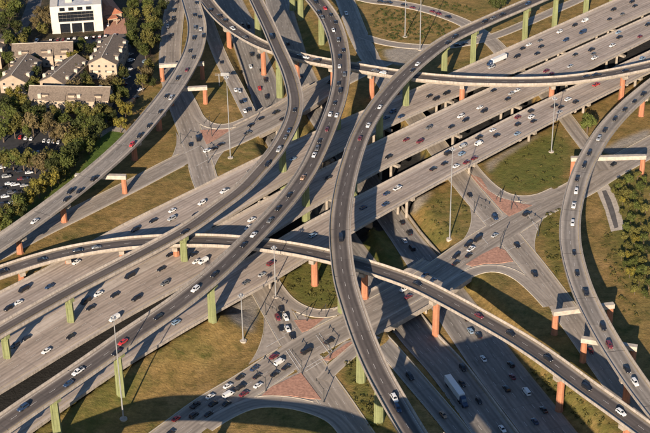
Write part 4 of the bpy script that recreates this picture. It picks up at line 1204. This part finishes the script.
TREES = {
 'office': ('beside the office street at top left', [(16, 5, 5, 'g'), (8, 16, 5, 'g'), (15, 27, 4.5, 'd'), (27, 31, 3.6, 'g'), (10, 40, 5, 'g'), (21, 41, 4.5, 'o'), (5, 2, 4.5, 'o'), (38, 10, 3.4, 'r'), (44, 17, 3.2, 'r'), (42, 28, 3.4, 'o'), (50, 24, 3, 'r'), (35, 21, 3, 'r'), (48, 8, 3, 'r'), (-2, 28, 5, 'd')]),
 'apartments': ('among the apartment houses', [(73, 57, 3.6, 'y'), (84, 61, 4.2, 'r'), (92, 47, 3.4, 'd'), (77, 48, 3.5, 'd'), (36, 72, 3.6, 'd'), (75, 86, 4.4, 'r'), (85, 77, 3.4, 'd'), (22, 62, 3.2, 'd'), (118, 85, 4.2, 'o'), (106, 88, 4.2, 'r'), (112, 80, 3.2, 'r'), (88, 82, 3.2, 'o'), (2, 74, 3.6, 'd'), (124, 74, 3.2, 'd'), (33, 60, 3, 'g'), (80, 70, 3.4, 'o'), (30, 88, 3.4, 'g'), (35, 82, 3.2, 'o'), (24, 102, 3.4, 'o'), (120, 68, 3, 'o'), (122, 92, 3.6, 'g'), (115, 98, 3.6, 'o'), (8, 58, 3.4, 'g'), (81, 42, 3, 'g'), (70, 47, 3, 'o')]),
 'inner_row': ('in the inner tree column by the office', [(133, 4, 4.6, 'g'), (134.5, 13, 4.4, 'o'), (132, 22, 4.8, 'g'), (134, 31, 4.4, 'd'), (131, 38, 5, 'g'), (136, 44, 4, 'd'), (128, 12, 3.8, 'd')]),
 'outer_row': ('in the outer tree column by the frontage road', [(147, 3, 4.4, 'g'), (149.5, 11, 4.8, 'o'), (151, 20, 4.8, 'o'), (148, 28, 4.6, 'g'), (147.5, 37, 4.6, 'o'), (150, 45, 4.4, 'o'), (145, 49.5, 4.6, 'g'), (157, 12, 3.8, 'd'), (158, 27, 3.6, 'd'), (157, 41, 3.4, 'd'), (163, 4, 3.8, 'd'), (145, 73, 4.8, 'r'), (142, 81, 4, 'o'), (149, 66, 3.6, 'o'), (152, 80, 3.2, 'd')]),
 'lot_row': ('between apartments and parking lot', [(14, 92, 4.4, 'y'), (21, 99, 4, 'y'), (9, 113, 5, 'g'), (19, 119, 5, 'o'), (32, 124, 4.6, 'r'), (2, 128, 5, 'g'), (48, 124, 4.8, 'r'), (64, 131, 5, 'r'), (40, 112, 3.8, 'd'), (73, 109, 4.2, 'o'), (92, 112, 5, 'o'), (85, 122, 5, 'g'), (102, 110, 3.6, 'd'), (25, 108, 4, 'd'), (57, 118, 3.6, 'd'), (55, 133, 3.4, 'r'), (2, 105, 4.6, 'd'), (112, 118, 3.6, 'd'), (125, 108, 4, 'y'), (120, 123, 3.6, 'y'), (76, 127, 4.2, 'd'), (14, 128, 4.4, 'o'), (26, 128, 4, 'g'), (40, 121, 4.4, 'o'), (55, 112, 3.6, 'o'), (65, 120, 4.2, 'g'), (72, 134, 4, 'o'), (100, 120, 4, 'g'), (108, 112, 3.6, 'o'), (14, 104, 4, 'g'), (32, 114, 4, 'g'), (82, 112, 3.8, 'g')]),
 'lot_trees': ('in and beside the shady parking lot', [(80, 139, 4.8, 'o'), (89, 136, 4, 'd'), (69, 152, 5, 'd'), (60, 158, 4.6, 'g'), (22, 156, 4.8, 'o'), (12, 158, 4.8, 'g'), (43, 162, 4.4, 'r'), (49, 157, 4.4, 'o'), (76, 148, 4.2, 'g'), (5, 154, 4, 'd'), (34, 162, 4, 'r'), (99, 128, 4, 'd'), (68, 143, 4, 'o'), (74, 157, 3.8, 'd'), (30, 158, 4, 'g'), (54, 164, 4, 'd'), (88, 144, 3.6, 'g'), (2, 160, 4.2, 'o'), (66, 162, 4, 'g')]),
 'hedge_row': ('in the bushy row below the left flyover', [(64, 166, 4, 'g'), (57, 172, 4, 'o'), (50, 177.5, 4, 'y'), (44, 182.5, 3.8, 'o'), (38, 187, 4, 'y'), (31.5, 192, 4, 'o'), (25.5, 197.5, 4, 'y'), (19, 203, 4, 'g'), (12, 209, 4, 'o'), (5.5, 214, 4, 'g'), (-1, 219.5, 4, 'o'), (53, 168, 3.6, 'd'), (20, 210, 3.4, 'd'), (7, 222, 3.4, 'g')]),
 'thicket': ('in the thicket along the right edge', [(620.6, 183, 3.8, 'o'), (629, 180, 3.8, 'g'), (625.5, 192, 4, 'o'), (618, 195, 2.8, 'o'), (633, 195, 4, 'g'), (629, 205, 4, 'o'), (631, 217, 4, 'g'), (627, 227, 3.8, 'g'), (636, 230, 3.8, 'o'), (635, 239, 3.4, 'y'), (627, 246, 3.2, 'o'), (639, 247, 3.8, 'g'), (629, 254, 3, 'y'), (633, 262, 3.6, 'g'), (642, 261, 3.6, 'o'), (630, 271, 3.2, 'y'), (641, 271, 3.6, 'g'), (639, 281, 3.2, 'o'), (649, 283, 3.4, 'g'), (646, 208, 3.4, 'o'), (647, 228, 3, 'o'), (650, 190, 3.2, 'o'), (641, 186, 3.4, 'g'), (648, 250, 3.4, 'd'), (614, 190, 2.4, 'o'), (623, 200, 3, 'y'), (637, 206, 3.4, 'g'), (641, 218, 3.2, 'o'), (622, 212, 2.6, 'o'), (625, 236, 2.8, 'o'), (644, 238, 3.2, 'g'), (622, 255, 2.4, 'o'), (636, 255, 3.2, 'o'), (648, 270, 3.2, 'o'), (626, 264, 2.4, 'g'), (635, 289, 2.6, 'o'), (645, 293, 2.8, 'g'), (638, 175, 3, 'o'), (645, 180, 3, 'g'), (640, 199, 3, 'o'), (619, 187, 2.6, 'g')]),
 'lone': ('standing alone near the right highway', [(588, 121, 4.2, 'g'), (499, -1, 6, 'd'), (645, 100, 3.4, 'd')]),
}
LM = {'g': 'leaf_green', 'o': 'leaf_olive', 'y': 'leaf_yellow', 'r': 'leaf_rust', 'd': 'leaf_dark'}
LN = {'g': 'green', 'o': 'olive green', 'y': 'yellowing', 'r': 'reddish brown', 'd': 'dark green'}
rt = random.Random(3)
for tk, (phrase, lst) in TREES.items():
    by = {}
    for t in lst: by.setdefault(t[3], []).append(t)
    for cc, l2 in by.items():
        vert = (max(t[1] for t in l2)-min(t[1] for t in l2)) > (max(t[0] for t in l2)-min(t[0] for t in l2))
        l2.sort(key=lambda t: t[1] if vert else t[0])
        for i, (x, y, r, _) in enumerate(l2):
            cm, tm, cz = TV[rt.randrange(len(TV))]; s = r/4.0*rt.uniform(*{'thicket': (.62, .85), 'inner_row': (.95, 1.1), 'outer_row': (.95, 1.1)}.get(tk, (1.05, 1.22)))
            q = P(x, y, cz*s); z = hz(q[0], q[1])
            root = empty('tree', (q[0], q[1], z)); root.rotation_euler = (0, 0, rt.uniform(0, 6.28)); root.scale = (s, s, s*rt.uniform(.9, 1.1))
            tr = link(bpy.data.objects.new('trunk', tm), root)
            cr = link(bpy.data.objects.new('crown', cm), root); cr.location = (0, 0, cz)
            cr.material_slots[0].link = 'OBJECT'; cr.material_slots[0].material = MATS[LM[cc]]
            lb = ('%s %s tree from the %s %s' % (ORD[i], LN[cc], 'top' if vert else 'left', phrase)) if len(l2) > 1 else 'the only %s tree %s' % (LN[cc], phrase)
            tag(root, lb, 'tree', 'trees '+phrase)

# low shrubs: too many and too small to count
def shrubs(label, zones, seed, mat='leaf_shrub'):
    rg = random.Random(seed); v = []; f = []
    for poly, n in zones:
        xs = [p[0] for p in poly]; ys = [p[1] for p in poly]; k = 0; tries = 0
        while k < n and tries < n*30:
            tries += 1
            x, y = rg.uniform(min(xs), max(xs)), rg.uniform(min(ys), max(ys))
            if not in_poly([(x, y)], poly)[0]: continue
            k += 1
            c = gp(x, y); R = rg.uniform(.45, 1.35)
            for _ in range(22):
                d = Vector((rg.gauss(0, 1), rg.gauss(0, 1), abs(rg.gauss(0, .8)))).normalized()
                q = Vector((c[0], c[1], c[2])) + d*R*rg.uniform(.5, 1)
                nn = (d+Vector((rg.gauss(0, .5), rg.gauss(0, .5), rg.gauss(0, .5)))).normalized()
                a = nn.orthogonal().normalized(); b_ = nn.cross(a); s = R*rg.uniform(.22, .42); i = len(v)
                v += [q-a*s, q-b_*s*.7, q+a*s, q+b_*s*.7]; f.append((i, i+1, i+2, i+3))
    o = mesh_obj('shrub_cover', v, f, mat); tag(o, label, kind='stuff')
shrubs('low scattered shrubs on the dry grass by the loop road at top', [([(372, 12), (385, 8), (420, 13), (452, 25), (450, 32), (430, 41), (392, 40), (374, 30)], 260), ([(425, 4), (450, 10), (470, 16), (480, 8), (440, 0)], 50)], 5, 'leaf_dark')
shrubs('weedy clumps on the embankment grass plots', [([(500, 160), (530, 142), (562, 132), (566, 160), (552, 182), (520, 190), (505, 184)], 60), ([(284, 278), (312, 266), (343, 270), (340, 300), (312, 303), (292, 295)], 60), ([(543, 215), (560, 208), (563, 262), (556, 275), (546, 255)], 50), ([(426, 205), (450, 195), (476, 218), (466, 230), (440, 242), (424, 225)], 40), ([(345, 360), (356, 360), (386, 425), (372, 430), (348, 390)], 50), ([(600, 235), (618, 235), (630, 290), (640, 320), (625, 315), (605, 270)], 50), ([(525, 362), (555, 378), (610, 425), (590, 430), (555, 405)], 60)], 6)

# ------------------------------------------------------------------ light masts, signals, sign
def mast(base, top_px, label, zb=None, hmax=48):
    b_ = np.array(base, float)
    h = 20.0
    if top_px is not None:
        for _ in range(30):
            q = proj(b_+np.array([0, 0, h])); h += (q[1]-top_px[1])/2.0*.6
        h = min(h, hmax)
    else: h = 45
    root = empty('light_mast', b_); tag(root, label, 'light mast', 'tall highway light masts')
    m = MB(); m.frustum((0, 0), 1.5, 1.45, -.8, .35, 12); m.build('footing', 'concrete_bright', root)
    m = MB(); m.frustum((0, 0), .32, .26, .3, h*.33, 10); m.frustum((0, 0), .26, .2, h*.33, h*.66, 10); m.frustum((0, 0), .2, .14, h*.66, h, 10); m.build('pole', 'steel', root)
    m = MB(); m.frustum((0, 0), .95, .95, h-.5, h-.35, 14); m.frustum((0, 0), .45, .3, h-.3, h+.5, 8); ring = m.build('lamp_ring', 'steel', root)
    for k in range(6):
        a = k*math.pi/3; l = MB(); l.frustum((1.1*math.cos(a), 1.1*math.sin(a)), .32, .18, h-.8, h-.3, 8); l.build('floodlight', 'steel', ring)
mast(gp(123.5, 419), (113.6, 316.9), 'tall light mast on the lower left grass bank', hmax=60)
mast(gp(243.2, 341), (240.2, 294.3), 'shorter light mast on the grass above the queued cars')
mast(gp(449.6, 239), (452.4, 148), 'tall light mast in the grass plot right of centre', hmax=55)
mast(gp(230.5, 158), (227.3, 76.5), 'tall light mast by the upper left intersection', hmax=55)
mast(gp(551.3, 152), (555, 97.6), 'light mast on the green plot at right')
mast(gp(405, 37), None, 'left one of the two light masts behind the tall flyover')
mast(gp(420, 50), None, 'right one of the two light masts behind the tall flyover')
pmc = PM['MC']; i = pmc.nearest_px(258, 278); e_ = pmc.R[i]+pmc.N[i]*.9
mast(np.array([e_[0], e_[1], hz(e_[0], e_[1])]), (256.3, 246.6), 'light mast rising beside the nearest highway deck', hmax=40)

def signal(x, y, tx, ty, arm, label):
    b_ = gp(x, y); t = gp(tx, ty); ang = math.atan2(t[1]-b_[1], t[0]-b_[0])
    root = empty('traffic_signal', b_); root.rotation_euler = (0, 0, ang); tag(root, label, 'traffic signal', 'mast arm traffic signals')
    m = MB(); m.frustum((0, 0), .2, .15, -.2, 6.6, 8); m.frustum((0, 0), .4, .4, -.2, .3, 8); m.build('post', 'dark_metal', root)
    m = MB(); m.tube((0, 0, 6.0), (arm, 0, 6.5), .12, .08, 6); am = m.build('mast_arm', 'dark_metal', root)
    for s in (.6, .95):
        l = MB(); l.box(arm*s-.16, arm*s+.16, -.15, .15, 5.75, 6.75); l.box(arm*s-.22, arm*s+.22, .15, .18, 5.7, 6.8); l.build('signal_head', 'dark_metal', am)
SIG = [((210, 127), (200, 140), 9, 'traffic signal by the upper left turning lane'), ((212, 137), (204, 150), 9, 'traffic signal on the upper left brick island'), ((181, 144), (192, 148), 8, 'traffic signal left of the upper left intersection'), ((208, 163), (200, 156), 8, 'traffic signal on the grass corner below the upper left intersection'),
 ((500, 202), (494, 214), 9, 'traffic signal on the right brick island nearer the highway'), ((511, 210), (520, 224), 9, 'traffic signal at the tip of the right brick island'), ((500, 250), (506, 238), 9, 'traffic signal on the brick island below the right intersection'), ((474, 213), (486, 220), 8, 'traffic signal on the grass plot corner right of the mast'), ((538, 236), (528, 230), 8, 'traffic signal at the grass corner under the right flyover'),
 ((307, 321), (298, 330), 8, 'traffic signal on the small lower brick island'), ((326, 317), (318, 328), 8, 'traffic signal beside the lower turning lane'), ((266, 315), (276, 322), 8, 'traffic signal left of the frontage queue'), ((302, 374), (293, 363), 9, 'traffic signal at the top of the triangular brick island'), ((266, 391), (256, 383), 9, 'traffic signal at the left end of the triangular brick island'), ((330, 358), (320, 349), 8, 'traffic signal on the narrow brick island'), ((324, 402), (316, 392), 7, 'traffic signal on the right corner of the triangular brick island')]
for a, b_, arm, lb in SIG: signal(*a, *b_, arm, lb)
# cantilever sign over the narrow frontage road
b_ = gp(219.5, 86); root = empty('overhead_sign', b_); tag(root, 'grey cantilever overhead sign at the narrow frontage road', 'road sign')
m = MB(); m.frustum((0, 0), .3, .24, -.3, 7.5, 8); m.build('post', 'steel', root)
m = MB(); m.tube((-2.2, 0, 7.3), (6.5, 0, 7.3), .16, .14, 6); m.tube((-2.2, 0, 6.6), (6.5, 0, 6.6), .12, .1, 6); m.build('arm', 'steel', root)
m = MB(); m.box(1.0, 5.6, -.1, .1, 6.0, 8.0); m.build('sign_panel', 'steel', root)

# ------------------------------------------------------------------ buildings and lots
def frame3(A, B, up=0.0):
    a, b_ = P(*A), P(*B); d = (b_-a)[:2]; L = float(np.linalg.norm(d)); return a, L, math.atan2(d[1], d[0])
WIN = {}
def window(root, x, y, z, w_, h, face, mat='glass_window'):
    """face: 'f' front(-y) 'b' back 'l' left(-x) 'r' right"""
    o = MB(); t = .12
    if face in 'fb':
        s = -1 if face == 'f' else 1
        o.box(x-w_/2, x+w_/2, y+min(0, s*t), y+max(0, s*t), z-h/2, z+h/2)
    else:
        s = -1 if face == 'l' else 1
        o.box(x+min(0, s*t), x+max(0, s*t), y-w_/2, y+w_/2, z-h/2, z+h/2)
    fr = o.build('window', 'trim_white', root)
    p = MB(); k = .86
    if face in 'fb':
        s = -1 if face == 'f' else 1
        p.box(x-w_/2*k, x+w_/2*k, y+min(0, s*(t+.03)), y+max(0, s*(t+.03)), z-h/2*k, z+h/2*k)
    else:
        s = -1 if face == 'l' else 1
        p.box(x+min(0, s*(t+.03)), x+max(0, s*(t+.03)), y-w_/2*k, y+w_/2*k, z-h/2*k, z+h/2*k)
    p.build('pane', mat, fr)
def gable_house(label, A, B, depth, hw, hr, ridge='x', wall='wall_cream', chims=3, wings=(), nwin=6, floors=2, seed=0, over=.7):
    a, L, ang = frame3(A, B)
    root = empty('apartment_house', (a[0], a[1], 0)); root.rotation_euler = (0, 0, ang)
    tag(root, label, 'house', 'apartment houses')
    m = MB(); D = depth
    m.box(0, L, 0, D, -.5, hw)
    if ridge == 'y':   # gable walls face front and back
        m.add([(0, 0, hw), (L, 0, hw), (L/2, 0, hw+hr), (0, D, hw), (L, D, hw), (L/2, D, hw+hr)], [(0, 1, 2), (3, 5, 4)])
    else:
        m.add([(0, 0, hw), (0, D, hw), (0, D/2, hw+hr), (L, 0, hw), (L, D, hw), (L, D/2, hw+hr)], [(0, 2, 1), (3, 4, 5)])
    for (x0, x1, d) in wings: m.box(x0*L, x1*L, -d, .05, -.5, hw-.35)
    m.build('wall', wall, root)
    r = MB(); o = over; th = .22
    def slope(p0, p1, p2, p3):
        vs = [p0, p1, p2, p3]; r.add(vs+[(v[0], v[1], v[2]+th) for v in vs], [(0, 3, 2, 1), (4, 5, 6, 7), (0, 1, 5, 4), (1, 2, 6, 5), (2, 3, 7, 6), (3, 0, 4, 7)])
    if ridge == 'y':
        e = hr*o/(L/2)
        slope((-o, -o, hw-e), (L/2, -o, hw+hr), (L/2, D+o, hw+hr), (-o, D+o, hw-e)); slope((L/2, -o, hw+hr), (L+o, -o, hw-e), (L+o, D+o, hw-e), (L/2, D+o, hw+hr))
    else:
        e = hr*o/(D/2)
        slope((-o, -o, hw-e), (L+o, -o, hw-e), (L+o, D/2, hw+hr), (-o, D/2, hw+hr)); slope((-o, D/2, hw+hr), (L+o, D/2, hw+hr), (L+o, D+o, hw-e), (-o, D+o, hw-e))
    for (x0, x1, d) in wings:
        ym = D*.28; zt = hw+hr*ym/(D/2) if ridge != 'y' else hw+1.5
        r.add([(x0*L-.3, -d-.5, hw-.45), (x1*L+.3, -d-.5, hw-.45), (x1*L+.3, ym, zt), (x0*L-.3, ym, zt), (x0*L-.3, -d-.5, hw-.25), (x1*L+.3, -d-.5, hw-.25), (x1*L+.3, ym, zt+.25), (x0*L-.3, ym, zt+.25)], [(4, 5, 6, 7), (0, 1, 5, 4), (0, 4, 7, 3), (1, 2, 6, 5), (3, 2, 1, 0)])
    ro = r.build('roof', 'roof_shingle', root)
    rc = MB()
    if ridge == 'y': rc.box(L/2-.22, L/2+.22, -o, D+o, hw+hr+.1, hw+hr+.33)
    else: rc.box(-o, L+o, D/2-.22, D/2+.22, hw+hr+.1, hw+hr+.33)
    rc.build('ridge_cap', 'trim_white', ro)
    rg = random.Random(seed)
    nd_ = 3 if ridge != 'y' else 4
    for k in range(nd_):
        c = MB(); rr = MB()
        if ridge == 'y':
            y = D*(k//2+.75)/((nd_+1)//2+.5); sx = 1 if k % 2 else -1; x0 = L/2+sx*L*.28
            c.box(min(x0, x0+sx*L*.2), max(x0, x0+sx*L*.2), y-1.6, y+1.6, hw-.5, hw+1.7); rr.box(min(x0-sx*1.2, x0+sx*(L*.2+.4)), max(x0-sx*1.2, x0+sx*(L*.2+.4)), y-2, y+2, hw+1.7, hw+1.95)
        else:
            x = L*(k+.62)/nd_; c.box(x-1.7, x+1.7, .6, D*.28, hw-.5, hw+1.9); rr.box(x-2.1, x+2.1, .2, D*.36, hw+1.9, hw+2.15)
        d_ = c.build('dormer', wall, ro); rr.build('dormer_roof', 'roof_shingle', d_)
    for k in range(5):
        v_ = MB(); x = L*rg.uniform(.1, .9); y = D*rg.uniform(.55, .9) if ridge != 'y' else D*rg.uniform(.1, .9)
        zz = hw + hr*(1-abs(y-D/2)/(D/2)) if ridge != 'y' else hw+hr*(1-abs(x-L/2)/(L/2))
        v_.box(x-.25, x+.25, y-.25, y+.25, zz-.3, zz+.75); v_.build('roof_vent', 'steel', ro)
    for k in range(chims):
        c = MB()
        if ridge == 'y':
            y = D*(k//2+.5)/((chims+1)//2); x = (.6 if k % 2 == 0 else L-.6)
            c.box(x-.9, x+.9, y-.8, y+.8, hw-1.5, hw+2.4)
        else:
            x = L*(k+.5)/chims+rg.uniform(-1, 1); y = .5 if k % 2 == 0 else D-.6
            c.box(x-.9, x+.9, y-.7, y+.8, hw-1.2, hw+2.6)
        c.build('chimney', 'trim_white', ro)
    for fl in range(floors):
        z = (fl+.55)*hw/floors
        for k in range(nwin):
            x = L*(k+.5)/nwin
            y = 0
            for (x0, x1, d) in wings:
                if x0*L < x < x1*L: y = -d
            window(root, x, y, z, 1.5, 1.5, 'f')
        nd = max(2, int(D/5))
        for k in range(nd):
            window(root, L, D*(k+.5)/nd, z, 1.3, 1.4, 'r'); window(root, 0, D*(k+.5)/nd, z, 1.3, 1.4, 'l')
    # balconies
    for k in range(2):
        x = L*(.25+.5*k); b2 = MB(); y = 0
        for (x0, x1, d) in wings:
            if x0*L < x < x1*L: y = -d
        b2.box(x-1.6, x+1.6, y-1.3, y-.02, hw*.5-.15, hw*.5); b2.box(x-1.6, x+1.6, y-1.3, y-1.2, hw*.5, hw*.5+1); b2.build('balcony', 'trim_white', root)
    return root
gable_house('long two-storey apartment house nearest the parking lot', (30, 111), (109, 112.5), 13, 7.6, 4.6, 'x', 'wall_cream', 4, ((.22, .46, 1.8), (.62, .84, 1.6)), 10, 2, 1)
gable_house('long apartment house below the office street', (14, 67.5), (73, 65), 14, 7.2, 4.6, 'x', 'wall_cream', 4, ((.1, .3, 1.6), (.5, .68, 1.6)), 8, 2, 2)
gable_house('tall gabled apartment house on the right facing the viewer', (90, 79), (117.5, 79.5), 34, 9.5, 4.2, 'y', 'wall_cream', 6, (), 4, 3, 3)
gable_house('gabled apartment house in the middle with small white dormers', (41, 93), (66, 96), 32, 7.2, 4.0, 'y', 'wall_tan', 6, (), 3, 2, 4)
gable_house('gabled apartment house at the left edge with grey roof', (1, 93), (27, 94), 30, 7.2, 4.2, 'y', 'wall_tan', 4, (), 3, 2, 5)
gable_house('apartment house cut off by the left edge', (-24, 70), (2, 69), 30, 7.5, 4.2, 'y', 'wall_tan', 3, (), 3, 2, 6)
# office block
a, L, ang = frame3((54.5, 34), (101.5, 31)); D = 34; H = 17.5
root = empty('office_building', (a[0], a[1], 0)); root.rotation_euler = (0, 0, ang); tag(root, 'white flat-roofed office block with dark window bands at top left', 'office')
m = MB()
m.box(0, L, .8, D, -.5, H-1.2)
m.box(-1.2, 3.4, 0, D+.5, -.5, H); m.box(L-3.8, L+1.2, 0, D+.5, -.5, H)          # end piers
m.box(3.4, L-3.8, -.2, .8, H*.78, H-.001); m.box(3.4, L-3.8, -.2, .8, H*.36, H*.42)  # spandrels
nb = 3
for k in range(nb+1):
    x = 3.4+(L-7.2)*k/nb
    m.box(x-.5, x+.5, -.21, .9, -.5, H*.36)
m.build('wall', 'wall_white', root)
m = MB(); m.box(-1.0, L+1.0, .9, D+.3, H-1.2, H-.7); ro = m.build('roof', 'roof_flat', root)
for (x0, y0, sx, sy) in ((8, 8, 4, 3), (18, 14, 6, 4), (L-9, 10, 3, 3)):
    u = MB(); u.box(x0, x0+sx, y0, y0+sy, H-.7, H+1.4); u.build('roof_unit', 'trim_white', ro)
for r_ in range(3):
    for k in range(9):
        x0 = 3.5+(L-7.4)*k/9; x1 = 3.5+(L-7.4)*(k+1)/9-.12
        z0 = H*.42+(H*.36)*r_/3; z1 = H*.42+(H*.36)*(r_+1)/3-.12
        u = MB(); u.box(x0, x1, .55, .7, z0, z1); u.build('window_pane', 'glass_dark', root)
for k in range(nb):
    for j in range(3):
        w0 = (L-7.2)/nb; x0 = 3.4+w0*k+.5+(w0-1)*j/3; x1 = x0+(w0-1)/3-.1
        u = MB(); u.box(x0, x1, .4, .55, .2, H*.36-.1); u.build('window_pane', 'glass_dark', root)
for k in range(4):
    x = 3.4+(L-7.2)*(k+.5)/4; u = MB(); u.box(x-1.6, x+1.6, -.32, -.19, H*.83, H*.95); u.build('window', 'glass_dark', root)
# red-roofed building beside it
a, L, ang = frame3((102.5, 23), (122, 20)); root = empty('annex_building', (a[0], a[1], 0)); root.rotation_euler = (0, 0, ang); tag(root, 'low building with terracotta red roof beside the office block', 'building')
m = MB(); m.box(0, L, 0, 26, -.5, 5); m.box(2, 8, -6, 0, 3.4, 4.2); m.box(2, 2.6, -6, -5.4, -.5, 3.4); m.box(7.4, 8, -6, -5.4, -.5, 3.4); m.build('wall', 'wall_tan', root)
m = MB(); m.add([(-.8, -.8, 4.9), (L+.8, -.8, 4.9), (L+.8, 26.8, 4.9), (-.8, 26.8, 4.9), (5, 7, 8), (L-5, 7, 8), (L-5, 20, 8), (5, 20, 8)], [(0, 1, 5, 4), (1, 2, 6, 5), (2, 3, 7, 6), (3, 0, 4, 7), (4, 5, 6, 7), (3, 2, 1, 0)])
m.box(1.5, 8.5, -6.5, -.82, 4.2, 4.6); m.build('roof', 'roof_red', root)
for k in range(4): window(root, 3+(L-6)*k/3, 0, 2.2, 1.6, 1.8, 'f')
# lots and residential streets
paved([(-60, 120), (5, 124), (80, 136), (66, 150), (56, 164), (30, 190), (0, 214), (-60, 250)], 'asphalt', 'shady parking lot at left', .03, 'parking_lot')
paved([(18, 44), (60, 38.5), (126, 33.5), (128, 41), (80, 44.5), (20, 52)], 'asphalt_worn', 'street in front of the office block', .03, 'street')
paved([(124, 42), (142, 42), (146, 60), (140, 92), (122, 116), (104, 124), (98, 118), (116, 100), (124, 70)], 'asphalt', 'parking lane beside the apartments', .04, 'parking_lot')
paved([(104, 18), (124, 14), (127, 34), (104, 36)], 'brick_paving', 'red paved forecourt beside the office', .02, 'forecourt')
paved([(36, -20), (46, -20), (40, 10), (28, 26), (14, 60), (2, 60), (18, 28)], 'asphalt_worn', 'street running up past the office at top left', .024, 'street')
paved([(96, 134), (112, 126), (124, 128), (128, 133), (110, 131), (100, 138)], 'gravel', 'pale path at the lawn by the flyover', .026, 'path')

def painted_line(a, b_, wd=.35, parent=None):
    p0, p1 = P(*a, .33), P(*b_, .33); d = (p1-p0)[:2]; d /= np.linalg.norm(d); n = np.array([-d[1], d[0]])*wd/2
    V = [(p0[0]-n[0], p0[1]-n[1], .25), (p1[0]-n[0], p1[1]-n[1], .25), (p1[0]+n[0], p1[1]+n[1], .25), (p0[0]+n[0], p0[1]+n[1], .25)]
    return V
mb = MB()
for a, b_ in [((289, 349), (302, 368)), ((286, 350.5), (299, 369.5)), ((303, 369), (324, 356.5)), ((305, 371.5), (326, 358.5)), ((266, 347), (285, 336)), ((284, 334), (297, 327)), ((316, 335), (330, 354)), ((319, 333), (333, 352)),
              ((183, 154), (199, 146)), ((196, 166), (211, 158)), ((201, 146), (209, 160)), ((482, 222), (500, 212)), ((478, 232), (488, 244)), ((504, 252), (524, 242)), ((528, 214), (538, 230)), ((507, 216), (490, 226))]:
    V = painted_line(a, b_); V = [(v[0], v[1], .235) for v in V]; mb.add(V, [(0, 1, 2, 3)])
o = mb.build('stop_lines', 'paint_white'); flip_up(o.data); tag(o, 'thin white stop and crossing lines at the intersections', kind='structure')
